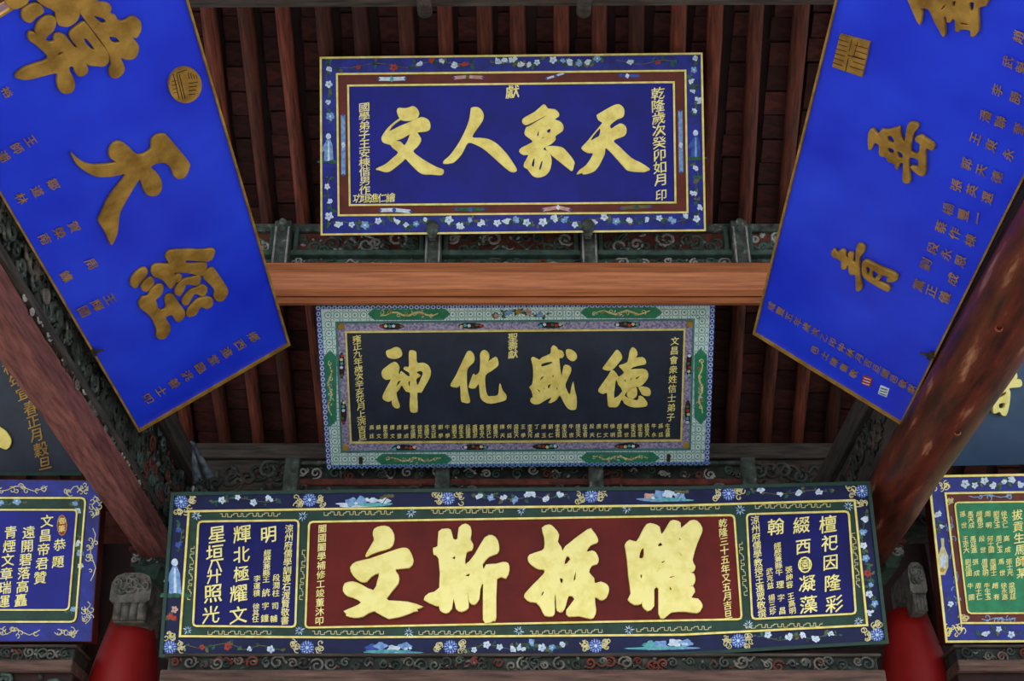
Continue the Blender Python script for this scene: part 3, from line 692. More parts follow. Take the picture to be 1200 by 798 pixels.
# lattice print: rings and dots on the border, links on the outer moulding
P = Paint(B2, 'lattice_print', .0046, 7); P2 = Paint(B2, 'link_print', .0086, 8)
def ringp(P, x, y, r, w, m, n=8):
    A = [(x + r * math.cos(6.2832 * i / n), y + r * math.sin(6.2832 * i / n)) for i in range(n + 1)]; P.rib(A, w, m)
def walk(a, b, step):
    d = math.hypot(b[0] - a[0], b[1] - a[1]); n = max(1, round(d / step)); return [(a[0] + (b[0] - a[0]) * i / n, a[1] + (b[1] - a[1]) * i / n) for i in range(n)]
mid = [((a[0] + b[0]) / 2, (a[1] + b[1]) / 2) for a, b in zip(qa, q1)]
for i in range(4):
    for x, y in walk(mid[i], mid[(i + 1) % 4], 10.5):
        ringp(P, x, y, 4.1, .7, TEAL); P.blob(x, y, 1.1, 1.1, TEAL, 3, 0, 0, 6)
        for s in (-1, 1):
            nx, ny = (0, s) if i % 2 == 0 else (s, 0); qx, qy = (1, 0) if i % 2 == 0 else (0, 1)
            ringp(P, x + nx * 5.6 + qx * 5.2, y + ny * 5.6 + qy * 5.2, 2.2, .6, TEAL, 6)
om = [((a[0] + b[0]) / 2, (a[1] + b[1]) / 2) for a, b in zip(q0, qa)]
for i in range(4):
    for x, y in walk(om[i], om[(i + 1) % 4], 6.4):
        ringp(P2, x, y, 2.1, 1.0, WHITE if i != 2 else SKYB, 6); P2.blob(x + (3.2 if i % 2 == 0 else 0), y + (3.2 if i % 2 else 0), .8, .8, SKYB, 3, 0, 0, 5)
P.done(); P2.done()
def dragon(b, x0, y0, x1, y1, seed, hor=True):
    """green cartouche with a gilt dragon scroll in low relief"""
    pts = [(x0 + 0, (y0 + y1) / 2), (x0 + 8, y0), (x1 - 8, y0), (x1, (y0 + y1) / 2), (x1 - 8, y1), (x0 + 8, y1)] if hor else [((x0 + x1) / 2, y0), (x1, y0 + 8), (x1, y1 - 8), ((x0 + x1) / 2, y1), (x0, y1 - 8), (x0, y0 + 8)]
    o = b.slab('cartouche', pts, .003, .007, EMER); o['label'] = 'green cartouche in the turquoise border'
    b.line('cartouche_edge', pts, 1, .006, .009, TEAL)
    P = Paint(b, 'gilt_dragon', .0075, seed); R = P.r; L = (x1 - x0 if hor else y1 - y0); f = lambda t, v: (x0 + L * t, (y0 + y1) / 2 + v) if hor else ((x0 + x1) / 2 + v, y0 + L * t)
    P.rib([f(.15 + .07 * i, 2.4 * math.sin(i * 1.5 + seed)) for i in range(11)], [1 + 1.2 * math.sin(i * .31) for i in range(11)], GRN_L)
    for i in range(7):
        x, y = f(.17 + .1 * i, R.uniform(-2, 2)); P.curl(x, y, R.uniform(2.2, 3.4), R.uniform(0, 6), GOLDO if i % 2 else GRN_L, .9, 1, R.choice((-1, 1)))
    for i in range(5):
        x, y = f(R.uniform(.35, .7), R.uniform(-3, 3)); P.leaf(x, y, 4, R.uniform(0, 6.3), R.choice([WHITE, GRN_L, PINK]), .2)
    P.done()
dragon(B2, 431, 360.5, 528, 374.5, 1); dragon(B2, 680, 359, 776, 372.5, 2); dragon(B2, 440, 531.5, 530, 544.5, 3); dragon(B2, 680, 529.5, 773, 542.5, 4)
dragon(B2, 379, 410, 394.5, 500, 5, False); dragon(B2, 813.5, 408, 828.5, 497, 6, False)
spray(B2, 608, 367, 62, 11, 33, [PINK, SKYB, GOLDO], 'painted_phoenix', 5)
for i, (x, y) in enumerate(((399.5, 382.3), (808.3, 379.2), (404.8, 524.3), (804, 521.6))): 
    bm = bmesh.new(); prism(bm, B2.fr.uvs([(x + 4.6 * math.cos(a * .5236), y + 4.6 * math.sin(a * .5236)) for a in range(12)][::-1]), .002, .012, 0, .25); from_bm('corner_boss', bm, GOLDO, B2.root)
def jewel(b, x, y, hor, seed):
    P = Paint(b, 'jewel_panel', .0050, seed); w, h = (15, 3.7) if hor else (3.7, 15); P.blob(x, y, w, h, DARK, 2, .03, 0, 16)
    for i in range(6):
        t = (i - 2.5) * 4.6; P.blob(x + (t if hor else P.r.uniform(-1, 1)), y + (P.r.uniform(-1, 1) if hor else t), 2, 1.8, [REDP, GRN_L, AQUA, WHITE, MAROON, OLIVE][(i + seed) % 6], 5, .2)
    P.done()
for i, x in enumerate((459, 552, 645, 735)): jewel(B2, x, 382.2 - i * .7, True, i)
for i, x in enumerate((474, 557, 639, 735)): jewel(B2, x, 524.4 - i * .7, True, i + 2)
for i, y in enumerate((428, 483)): jewel(B2, 400.6 + i * 2, y, False, i); jewel(B2, 807.6 - i * 1.6, y, False, i + 3)
B2.char(440, 395, 8.4, [[(110,135),(150,118),(200,98),(240,110),(262,160),(245,190),(190,207),(130,195),(112,165)]], GOLD, name='gilt_dot')
B2.char(440, 395, 8.4, [[(180,245),(215,260),(235,300),(225,345),(245,370),(255,335),(330,390),(335,345),(282,310),(295,290),(332,285),(332,150),(360,130),(400,150),(408,250),(470,252),(520,280),(545,340),(530,400),(480,490),(450,540),(412,545),(415,700),(405,730),(370,735),(345,715),(340,640),(345,545),(300,525),(262,468),(232,510),(205,545),(220,620),(238,670),(225,692),(190,685),(168,655),(162,615),(130,628),(85,610),(75,575),(110,500),(155,412),(105,412),(70,380),(68,330),(110,290)],
    [(402,345),(440,325),(470,345),(450,405),(415,475),(400,410),(440,375)], [(218,435),(252,422),(228,465),(206,492)], [(322,440),(342,425),(342,480),(330,478)]], GOLD)
B2.char(520, 400, 9.975, [[(300,110),(340,135),(358,190),(345,240),(275,320),(270,500),(290,620),(308,690),(285,713),(240,705),(205,680),(195,510),(160,530),(92,518),(90,485),(150,385),(260,150)]], GOLD, name='gilt_stroke')
B2.char(520, 400, 9.975, [[(470,100),(515,125),(532,180),(515,235),(605,180),(635,235),(630,280),(560,335),(485,395),(490,560),(515,635),(560,640),(635,625),(650,530),(660,495),(685,570),(725,620),(728,665),(690,690),(560,718),(480,700),(430,640),(412,490),(365,540),(305,535),(300,505),(345,385),(370,395),(420,350),(430,220),(430,140)]], GOLD)
B2.char(615, 395, 8.87, [[(300,85),(335,110),(345,130),(385,140),(405,180),(385,210),(355,218),(372,370),(385,410),(405,300),(440,290),(478,315),(470,370),(420,480),(430,540),(468,600),(485,520),(502,468),(515,540),(535,620),(535,720),(520,745),(480,748),(440,725),(400,660),(365,595),(330,640),(290,668),(250,675),(285,615),(200,655),(150,685),(100,690),(62,665),(65,635),(85,620),(70,550),(50,515),(78,490),(90,400),(85,290),(68,225),(90,205),(150,235),(180,210),(268,170),(275,115)],
    [(178,268),(280,248),(280,272),(175,308)], [(165,412),(205,398),(160,455)], [(280,408),(298,382),(302,412)], [(120,530),(155,545),(158,578)], [(235,498),(272,482),(248,540)], [(195,515),(208,520),(200,548)], [(330,512),(342,530),(325,555)]], GOLD, k=2)
B2.char(615, 395, 8.87, [[(430,135),(475,128),(525,160),(538,205),(515,238),(480,238),(440,200)]], GOLD, name='gilt_dot')
B2.char(695, 400, 9.387, [[(260,92),(300,125),(315,175),(285,220),(200,310),(112,298),(130,260),(220,140)]], GOLD, name='gilt_stroke')
B2.char(695, 400, 9.387, [[(205,315),(250,345),(275,385),(300,380),(345,335),(290,275),(300,258),(380,225),(400,120),(430,65),(470,90),(485,140),(465,180),(540,172),(575,205),(570,245),(500,258),(430,280),(415,308),(540,300),(590,325),(602,380),(570,440),(510,490),(440,495),(380,540),(345,580),(360,610),(440,640),(495,645),(505,600),(545,610),(590,670),(580,705),(500,717),(420,712),(350,680),(320,630),(300,650),(265,710),(210,715),(165,700),(155,560),(110,570),(65,550),(65,520),(120,440),(170,370)],
    [(248,420),(235,500),(230,630),(325,545),(280,470),(265,430)], [(335,415),(358,418),(358,455)], [(412,395),(425,400),(410,432),(402,425)], [(465,395),(515,370),(500,400),(470,418)]], GOLD, k=2)
B2.char(695, 400, 9.387, [[(375,570),(410,525),(470,505),(480,560),(470,600),(430,625),(385,605)]], GOLD, name='gilt_dot')
B2.char(695, 400, 9.387, [[(505,500),(580,500),(625,530),(625,580),(600,592),(545,580),(520,540)]], GOLD, name='gilt_dot')
B2.col('雍正九年歲次辛亥花月上浣吉旦', (418.3, 397), (424.8, 511.5), 9, GOLDP); B2.col('文昌會衆姓信士弟子', (790.7, 399.5), (785.8, 488.7), 8.6, GOLDP)
B2.col('聖壽獻', (601, 395), (601, 415), 10, GOLDP)
SUR = '王李張趙楊段馬劉孫陳何蘇常丁牛高徐周梁唐'; GIV = '文永國士克大成天仁義世有進學登忠廷玉光明生元'; R = random.Random(12)
for i in range(44):
    x = 435.6 + i * 8.06; y = 500.5 - i * .04; s_ = R.choice(SUR) + (' ' if R.random() < .4 else R.choice(GIV)) + R.choice(GIV)
    B2.text([(ch, x + j * .12, y + j * 5.1, 4.9, 0, -1) for j, ch in enumerate(s_)], GOLDP, name='name_column')
for x, y in ((423, 541), (783, 538)):
    bm = bmesh.new(); p = B2.fr.uv(x, y); cyl_between(bm, (p.x, p.y, 0), (p.x, p.y, .05), .016, .01, 8); box(bm, p.x - .012, p.x + .012, p.y - .01, p.y + .04, .0, .02); from_bm('iron_peg', bm, IRON, B2.root)

# ===== long lower plaque
B3 = Board('plaque', lean_frame(613, 768, 7.08, 9), 'long plaque with four large gold characters on oxblood between navy panels, lowest in the centre', group='hanging inscribed plaques')
qe = [(201, 577.5), (400, 574.3), (800, 570.5), (1019, 564.5), (1041, 754.5), (800, 768.5), (400, 772.3), (187, 770.5)]; q0 = inset(qe, 4); qg = [(220.5, 598.5), (400, 595.5), (800, 591.5), (1002, 585.5), (1017, 734), (800, 745.3), (400, 748.5), (210, 747)]
B3.slab('panel', qe, -.07, 0, GREENE); B3.band('green_edge', qe, q0, 0, .014, GREENE); B3.band('border', q0, qg, 0, .004, NAVY3)
qi = inset(qg, 2.6); B3.line('gilt_fillet', qg, 2.4, .003, .012, GOLDL); B3.slab('green_ground', qi, 0, .003, GREEN3)
for q, m, nm in (([(232, 610.5), (351.5, 609), (347.5, 736), (225.5, 735)], BLUE3, 'navy_field'), ([(361.5, 611), (861, 603), (870, 727), (357, 737)], RED3, 'oxblood_field'), ([(873.5, 602), (995, 598.5), (1003.5, 720.5), (880, 727)], BLUE3, 'navy_field')):
    n_ = notch(q, 5); B3.slab(nm, n_, .002, .005, m); B3.line('gilt_fillet', n_, 2.2, .003, .013, GOLDL)
B3.char(400, 605, 6.14, [[(240,100),(290,78),(345,85),(380,135),(378,195),(350,235),(280,255),(225,275),(182,297),(190,265),(240,180),(232,145)]], GOLDP, .004, .03, name='gilt_dot', k=2)
B3.char(400, 605, 6.14, [[(460,235),(490,250),(520,325),(490,375),(390,385),(412,430),(410,490),(325,598),(385,615),(480,622),(585,655),(545,670),(550,685),(520,690),(490,705),(345,742),(240,685),(160,725),(95,733),(40,718),(45,705),(25,688),(90,660),(150,625),(90,590),(45,575),(18,540),(30,490),(90,477),(150,500),(235,540),(265,470),(275,412),(215,440),(185,475),(140,473),(90,430),(70,375),(110,335),(200,315),(330,270),(420,240)]], GOLDP, .004, .03, k=2)
B3.char(495, 605, 6.14, [[(120,118),(165,98),(205,105),(222,170),(255,170),(265,90),(310,62),(345,85),(352,130),(345,175),(365,210),(355,250),(318,265),(308,358),(380,280),(450,160),(505,145),(540,180),(552,240),(535,275),(480,295),(432,352),(445,390),(460,355),(530,350),(580,337),(615,345),(625,390),(600,452),(535,455),(530,730),(510,755),(475,770),(438,745),(440,490),(415,530),(408,600),(375,640),(340,620),(325,545),(332,640),(325,670),(285,690),(245,670),(225,580),(212,670),(170,702),(130,680),(122,650),(100,648),(15,605),(50,560),(125,520),(120,310),(85,280),(82,235),(112,222)],
    [(212,305),(240,290),(235,318)], [(305,430),(345,415),(335,440)]], GOLDP, .004, .03, k=2)
B3.char(610, 605, 6.14, [[(155,90),(205,68),(240,90),(275,140),(265,190),(290,228),(304,266),(322,224),(480,103),(515,110),(552,165),(548,195),(500,215),(470,265),(510,255),(540,270),(558,315),(548,348),(510,360),(490,410),(525,450),(532,490),(575,478),(620,500),(632,535),(615,590),(575,608),(530,585),(540,680),(530,720),(505,742),(420,722),(345,725),(330,680),(390,600),(345,575),(325,640),(300,692),(262,682),(257,620),(249,545),(242,620),(244,690),(230,722),(175,718),(150,670),(115,625),(70,620),(35,595),(32,565),(90,500),(168,420),(168,388),(130,385),(80,355),(55,320),(65,285),(130,262),(170,240),(172,160)],
    [(330,290),(360,315),(312,360)], [(400,395),(395,460),(378,470),(385,430)], [(278,450),(308,458),(293,495)], [(160,545),(165,560),(148,580)]], GOLDP, .004, .03, k=2)
B3.char(725, 605, 6.14, [[(45,210),(75,178),(125,190),(165,120),(200,65),(245,62),(290,85),(303,140),(340,90),(370,42),(405,38),(440,55),(445,95),(510,40),(560,42),(595,90),(590,130),(560,200),(525,320),(545,365),(535,400),(500,412),(535,420),(545,465),(530,500),(500,510),(530,512),(542,550),(515,592),(565,600),(595,640),(590,670),(560,700),(480,690),(375,695),(320,740),(285,705),(285,525),(250,530),(250,650),(205,685),(170,650),(165,615),(155,635),(110,640),(65,605),(85,560),(70,440),(60,320),(48,240)],
    [(160,243),(180,240),(175,305),(142,305)], [(150,425),(168,430),(157,460)], [(275,225),(295,192),(315,215)], [(365,440),(412,432),(370,452)], [(300,335),(335,322),(315,345)], [(288,375),(290,380),(268,410)], [(365,505),(380,535),(362,535)], [(428,160),(445,172),(432,180)], [(420,258),(452,285),(446,292)]], GOLDP, .004, .03, k=2)
def T(L, m=GOLDP):
    for c, x, y, s_ in L: B3.text([(c, x, y, s_, 0, -1)], m, name='gilt_character')
T([('星', 254.5, 627, 18), ('垣', 252, 649, 18), ('八', 252, 664, 15), ('廾', 251, 676, 15), ('照', 250, 696, 19), ('光', 247.5, 721, 18)]); T([('輝', 284, 626.5, 18), ('北', 283.5, 650.5, 17), ('極', 283, 673, 16), ('耀', 280, 696, 18), ('文', 279.5, 721.5, 18)])
T([('明', 315, 627, 17)]); B3.col('經歷兼縣王', (313.6, 648.5), (312.2, 679.5), 7.6, GOLDP); T([('統', 312, 695, 8.5), ('字', 311.3, 710.5, 7.5), ('鐘', 310.5, 725, 8)])
B3.col('李運積', (301.6, 678.5), (301, 695.5), 7, GOLDP); B3.col('徐其任', (300.4, 711), (299.6, 726), 7, GOLDP); B3.col('段澗柱', (324, 677.5), (323.5, 695.5), 7.4, GOLDP); T([('司', 322.6, 710.5, 7.5), ('輔', 321, 725.5, 7.5)])
B3.col('涼州府儒學訓導石渡賢敬書', (339, 620), (334, 727.5), 8.6, GOLDP); B3.col('闔國闔學補修工竣董沐叩', (378, 620), (374.5, 728), 8.8, GOLDP); B3.col('乾隆三十五年又五月吉旦', (847, 613.5), (853, 720.6), 9, GOLDP)
B3.col('涼州府儒學教授王進眾敬撰', (884.5, 610), (892.6, 719.7), 8.8, GOLDP); T([('翰', 909, 618, 17)]); T([('綴', 939, 616, 17), ('西', 941, 641, 16), ('園', 943, 662, 11), ('凝', 945.6, 684.5, 17), ('藻', 947.5, 709, 18)])
T([('檀', 970, 615, 18), ('祀', 972, 637, 17), ('因', 973, 659.5, 16), ('隆', 975.7, 683.6, 17), ('彩', 977.5, 708.5, 18)])
A_ = [(943 + 8.2 * math.cos(a * .5236), 662 + 9.6 * math.sin(a * .5236)) for a in range(12)]; B3.band('gilt_ring', A_, [(943 + (x - 943) * .8, 662 + (y - 662) * .83) for x, y in A_], .004, .007, GOLDP)
B3.col('經歷兼縣牛', (910.8, 640), (912.7, 671), 7.6, GOLDP); T([('理', 914, 685.5, 8), ('字', 915, 701, 7.5), ('昌', 916.5, 716, 7.5)]); B3.col('武克益', (901.5, 670), (902.5, 686.5), 7, GOLDP); B3.col('揚三珍', (904, 701), (905.5, 717), 7, GOLDP)
B3.col('張紳容', (924.3, 668), (925, 685.5), 7.2, GOLDP); B3.col('王高明', (926.5, 699), (928.5, 716), 7.2, GOLDP)
def medallion(b, x, y, r, seed, sides):
    P = Paint(b, 'lace_medallion', .0055, seed); n = 10
    P.blob(x, y, r * 1.02, r * .98, COBALT, 8, .05, 0, 20)
    P.blob(x, y, r * .25, r * .25, WHITE, 5, .1)
    for k, (rr, m, s_) in enumerate(((.45, SKYB, .17), (.72, WHITE, .13), (.95, SKYB, .13))):
        for i in range(7 + 4 * k):
            a = 6.2832 * i / (7 + 4 * k) + k; P.blob(x + r * rr * math.cos(a), y + r * rr * math.sin(a), r * s_, r * s_ * .7, m, 3, .1, a, 6)
    for sx, sy in sides:
        for i in range(7):
            d = r * (1.25 + P.r.random() * .9); o = P.r.uniform(-.85, .85) * r; cx, cy = x + sx * d + (o if sx == 0 else 0), y + sy * d + (o if sy == 0 else 0)
            P.curl(cx, cy, r * .5, P.r.uniform(0, 6), GRN_L, 1.1, .8, P.r.choice((-1, 1)))
            P.rib([(cx, cy), (cx + P.r.uniform(-3, 3), cy + P.r.uniform(-3, 3))], .9, GRN_L)
    P.done()
H2 = [(-1, 0), (1, 0)]
for i, (x, y) in enumerate(((363, 586), (525, 584), (693, 581.5), (854, 578.5))): medallion(B3, x, y, 7.6, i, H2)
for i, (x, y) in enumerate(((360, 759), (528, 758.5), (698, 757), (865, 751))): medallion(B3, x, y, 7.8, i + 5, H2)
medallion(B3, 212.5, 588, 7.6, 10, [(1, 0), (0, 1)]); medallion(B3, 1010, 575.5, 7.6, 11, [(-1, 0), (0, 1)]); medallion(B3, 199.5, 758.5, 7.6, 12, [(1, 0), (0, -1)]); medallion(B3, 1027.5, 744, 7.6, 13, [(-1, 0), (0, -1)])
landscape(B3, 432, 588, 78, 1, SKYB, WHITE, 'painted hills and trees above the first big character'); landscape(B3, 778, 582, 74, 3, PINK, SKYB); landscape(B3, 455, 760, 86, 2, COBALT, SKYB); landscape(B3, 782, 756, 90, 4, AQUA, SKYB)
for i, (x, y, w, k, n) in enumerate(((288, 586, 74, [WHITE], 4), (590, 583, 70, [WHITE, SKYB], 5), (640, 582, 50, [WHITE], 3), (925, 577, 90, [WHITE], 4), (252, 757, 60, [REDP], 2), (305, 759, 50, [WHITE], 2), (578, 758, 60, [WHITE], 4), (635, 757, 60, [WHITE, SKYB], 5), (912, 748, 50, [WHITE], 2), (956, 746, 50, [WHITE], 3))): spray(B3, x, y, w, 12, 40 + i, k, n=n)
spray(B3, 211, 630, 10, 34, 55, [COBALT], n=2); figure(B3, 205, 675, 44, SKYB, WHITE, 56, 'robed figure in pale blue on the left border'); spray(B3, 201, 719, 14, 18, 57, [PINK, REDP], n=2, label='pink cloud motif')
spray(B3, 1012, 632, 11, 60, 58, [WHITE, SKYB], n=4); spray(B3, 1018, 672, 11, 20, 59, [REDP], n=1); spray(B3, 1021, 702, 11, 44, 60, [SKYB, WHITE], n=4)
def fret(b, x0, y0, x1, y1, seed, h=4):
    P = Paint(b, 'key_fret', .0042, seed); L = math.hypot(x1 - x0, y1 - y0); ux, uy = (x1 - x0) / L, (y1 - y0) / L; nx, ny = -uy, ux
    t = 0; pts = [(0, -h / 2)]; n = int(L / 9); st = L / n; pat = [(0, .5), (.35, .5), (.35, 0), (.18, 0), (.62, .5), (.62, -.5), (1, -.5)]
    for i in range(n):
        seq = [(0, -.5), (0, .5), (.5, .5), (.5, -.1), (.8, -.1), (.8, -.5)] if (i + seed) % 2 else [(0, -.5), (.3, -.5), (.3, .4), (.75, .4), (.75, -.5)]
        for a, v in seq: pts.append(((i + a) * st, v * h))
    for p, q in zip(pts[:-1], pts[1:]):
        if p != q: P.rib([(x0 + ux * p[0] + nx * p[1], y0 + uy * p[0] + ny * p[1]), (x0 + ux * q[0] + nx * q[1], y0 + uy * q[0] + ny * q[1])], .75, GRN_L)
    P.done()
for i, (a, b) in enumerate(((258, 330), (380, 462), (505, 592), (635, 718), (760, 845), (885, 975))):
    fret(B3, a, 604.8 - (a - 220) * .0163, b, 604.8 - (b - 220) * .0163, i); fret(B3, a - 14, 741.6 - max(0, a - 650) * .03, b - 10, 741.6 - max(0, b - 650) * .03, i + 1)
for i, (x0, y0, x1, y1) in enumerate(((226, 640, 221.5, 705), (356.5, 645, 352.5, 705), (867.5, 635, 874, 700), (1000, 625, 1006, 690))): fret(B3, x0, y0, x1, y1, i, 4)
def snow(b, x, y, seed):
    P = Paint(b, 'blue_rosette', .0045, seed)
    for i in range(9):
        a = i * .698 + seed; P.leaf(x + 1.2 * math.cos(a), y + 1.2 * math.sin(a), P.r.uniform(3.5, 6), a, SKYB if i % 2 else WHITE, .13)
    P.done()
for i, (x, y) in enumerate(((230, 604.5), (355, 605), (482, 600.5), (611, 598.3), (735, 596), (867, 597.5), (994, 593.5), (220, 738.5), (351, 739), (479, 741.5), (608, 739.5), (737, 738.5), (877, 732.5), (1006, 728))): snow(B3, x, y, i)

# ===== left hanging plaque (stands along the left side beam, leaning over the hall)
def side_frame(px, py, x, sx):
    r = ray(px, py); t = x / r.x; o = EYE + r * t; return Frame(o, (0, sx, 0), (.817 if sx > 0 else -.8, 0, .576 if sx > 0 else .6))
F4 = side_frame(162, 505, -2.21, 1)   # e1 = +Y, e2 = up toward the hall centre
B4 = Board('plaque', F4, 'bright blue plaque with brown-gold characters and a round seal, hanging at upper left', group='hanging inscribed plaques')
q = [(339.5, 403), (162, 505.5), (-92, 71), (190, -101)]
B4.slab('panel', q, -.035, 0, BLUES); B4.line('gilt_frame', q, 2.6, -.04, .012, GOLDO)
C4 = lambda L, nm='gilt_character': B4.char(*L, GOLDO, .001, .018, name=nm)
C4((0, 0, 6.941, [[(230,245),(265,250),(290,272),(275,230),(300,165),(360,118),(420,120),(440,160),(420,230),(360,285),(375,325),(425,320),(430,270),(470,255),(520,280),(560,330),(600,372),(620,365),(590,330),(555,275),(570,235),(655,168),(690,180),(780,300),(860,410),(870,480),(830,520),(780,518),(710,510),(680,485),(700,540),(690,580),(650,600),(610,585),(580,520),(545,540),(590,640),(590,700),(560,735),(510,740),(465,705),(452,640),(450,575),(350,595),(210,628),(125,612),(120,590),(200,530),(380,462),(300,360),(230,310),(215,275)],
    [(455,415),(490,398),(505,408),(470,435)], [(665,300),(690,295),(755,375),(735,388),(690,345)]]))
C4((0, 0, 6.941, [[(270,-80),(320,10),(430,70),(445,130),(470,185),(540,195),(600,160),(630,110),(634,82),(700,170),(790,285),(862,395),(895,490),(880,540),(880,590),(920,618),(970,595),(1000,540),(965,450),(1010,465),(1070,460),(1105,420),(1110,350),(1060,290),(1100,285),(1130,230),(1130,170),(1095,130),(1050,125),(1000,155),(950,155),(920,110),(880,95),(890,40),(850,10),(780,0),(740,-60),(500,-160)],
    [(745,108),(830,130),(850,165),(810,172)], [(870,280),(930,285),(965,328),(905,330)]]))
C4((0, 0, 6.941, [[(165,110),(175,60),(230,25),(290,12),(330,40),(335,85),(280,120),(240,160),(190,150)]]), 'gilt_dot'); C4((0, 0, 6.941, [[(30,-20),(60,35),(110,52),(170,30),(215,-10),(190,-60),(70,-60)]]), 'gilt_dot')
C4((75, 145, 5.506, [[(40,180),(90,225),(170,255),(325,240),(290,205),(283,160),(305,120),(345,105),(390,125),(470,192),(550,155),(555,100),(590,62),(640,58),(670,85),(790,230),(798,270),(775,325),(735,342),(700,320),(680,270),(630,235),(550,262),(600,320),(620,370),(615,420),(580,452),(530,445),(505,410),(490,365),(470,352),(370,520),(345,590),(335,690),(300,765),(280,735),(255,680),(218,620),(222,590),(290,450),(390,315),(300,325),(200,325),(120,285),(70,240)]]))
for i, L in enumerate(([(690,65),(692,110),(650,158),(485,148),(490,180),(620,172),(635,200),(610,262),(590,268),(500,250),(405,244),(380,255),(400,300),(380,345),(350,370),(320,330),(280,295),(220,270),(205,225),(240,185),(330,185),(340,165),(318,125),(350,80),(480,70),(600,72)],
    [(390,278),(420,258),(442,275),(430,310),(402,318)], [(165,215),(172,250),(150,285),(110,330),(80,365),(45,340),(50,295),(90,245),(130,218)], [(205,285),(225,325),(200,360),(165,392),(130,375),(132,340),(165,305)],
    [(290,342),(295,380),(275,425),(240,455),(245,490),(270,540),(320,520),(312,450),(340,418),(380,430),(420,490),(465,555),(455,600),(415,630),(385,605),(365,575),(315,600),(350,660),(350,700),(325,745),(285,765),(245,745),(248,690),(200,590),(120,520),(110,480),(140,440),(180,430),(200,385),(250,345)],
    [(575,270),(590,300),(560,345),(480,338),(460,380),(430,425),(390,410),(395,370),(430,320),(480,295),(530,285)], [(600,345),(638,365),(630,410),(600,430),(545,410),(510,460),(480,500),(445,480),(460,440),(510,385),(560,365)],
    [(640,440),(680,455),(680,500),(640,530),(590,515),(550,575),(490,588),(485,545),(520,500),(570,455)], [(690,215),(730,270),(795,370),(795,420),(760,465),(715,465),(693,430),(700,385),(650,325),(612,290),(620,250),(655,222)])):
    C4((145, 280, 6.646, [L]), 'gilt_stroke')
circ = [(215.4 + 19.3 * math.cos(a * .2618), 97.6 + 20.8 * math.sin(a * .2618)) for a in range(24)]
o = B4.slab('round_seal', circ[::-1], .001, .016, GOLDO); o['label'] = 'round gilt seal with incised lines'
P = Paint(B4, 'seal_lines', .0165, 3)
for dx in (-10, -6, -3): P.rib([(213.4 + dx - 2.5, 84), (213.4 + dx + 4.5, 113)], 1, DARK)
for k in range(4): P.rib([(218 + k * 3.2, 82 + k), (220 + k * 3, 90)], .9, MAROON)
for k in range(4): P.rib([(219, 97 + k * 4.4 - 2), (230 - k, 93.5 + k * 4.6)], .9, DARK)
for k in range(4): P.rib([(199 + k * .6, 93 + k * 4.5), (205 + k * .6, 91.5 + k * 4.5)], .8, MAROON)
P.rib([(205, 83), (217, 79)], .9, DARK); P.done()
def c4(s_, p0, p1, sz=11.5): B4.col(s_, p0, p1, sz, GOLDO)
c4('裕 ', (7, 107), (-3, 112)); c4('王師潮', (35, 164), (3, 182)); c4('鄒道林', (61.7, 215), (24, 231.6)); c4('賀榮南', (85.7, 264.7), (51.7, 279)); c4('周 鏶', (106, 308), (76.7, 323)); c4('王輝國', (127.8, 349.5), (97.7, 364))
c4('鄉西進堂臨洮善士叩', (296, 394), (172.5, 466.5), 10.5)
def spike(b, px, py):
    p = b.fr.uv(px, py); bm = bmesh.new(); cyl_between(bm, (p.x, p.y - .03, 0), (p.x, p.y + .05, .03), .012, .006, 6); box(bm, p.x - .03, p.x + .03, p.y - .012, p.y + .012, -.02, .02); from_bm('iron_nail', bm, IRON, b.root)
spike(B4, 108.5, 411)

# ===== right hanging plaque
F5 = side_frame(1057, 496, 2.16, -1)
B5 = Board('plaque', F5, 'bright blue plaque with thin gold characters and a square seal, hanging at upper right', group='hanging inscribed plaques')
q = [(883, 390), (1057, 496.5), (1334, -60), (1005, -102)]
B5.slab('panel', q, -.035, 0, BLUES); B5.line('gilt_frame', q, 2.4, -.06, .012, GOLDO)
C5 = lambda L, nm='gilt_character': B5.char(*L, GOLDO, .001, .02, name=nm, k=2)
C5((1060, 0, 12, [[(60,-140),(105,20),(160,150),(240,310),(270,200),(275,120),(250,80),(370,90),(450,260),(520,380),(575,480),(600,400),(575,200),(620,200),(630,270),(680,265),(700,225),(745,250),(745,390),(800,395),(830,370),(955,385),(960,465),(1010,465),(1060,410),(1070,300),(1065,70),(1170,40),(1190,-60),(1000,-160),(700,-200),(300,-160)],
    [(540,80),(610,10),(600,60),(550,110)], [(820,270),(940,300),(960,320),(820,315)], [(930,0),(1020,0),(970,150)], [(700,-20),(760,-20),(715,85)]]))
C5((1010, 130, 9.39, [[(95,220),(140,178),(195,240),(240,185),(300,190),(410,165),(435,160),(440,240),(490,330),(505,250),(530,130),(570,105),(630,120),(635,160),(590,210),(570,290),(550,420),(640,450),(660,370),(660,330),(615,300),(620,265),(670,248),(720,280),(800,335),(815,375),(790,405),(730,375),(715,450),(720,640),(690,685),(640,670),(570,610),(565,585),(640,590),(640,505),(545,480),(530,560),(550,730),(530,765),(480,755),(470,690),(480,545),(430,555),(415,610),(390,600),(380,550),(310,530),(290,480),(230,470),(212,430),(215,350),(160,320),(130,380),(110,400),(92,370)],
    [(300,250),(350,245),(385,315),(350,330),(305,300)], [(300,375),(370,390),(375,440),(320,440)], [(400,410),(470,440),(470,500),(420,490)]]))
C5((970, 275, 11.4, [[(75,200),(110,170),(150,215),(215,175),(255,200),(260,265),(300,290),(300,220),(340,215),(365,240),(350,320),(395,350),(400,260),(410,130),(450,95),(510,130),(505,200),(455,260),(440,350),(450,540),(475,650),(465,705),(420,720),(400,690),(395,510),(340,505),(310,480),(300,380),(280,380),(265,420),(225,430),(205,400),(200,320),(100,265),(75,235)]]))
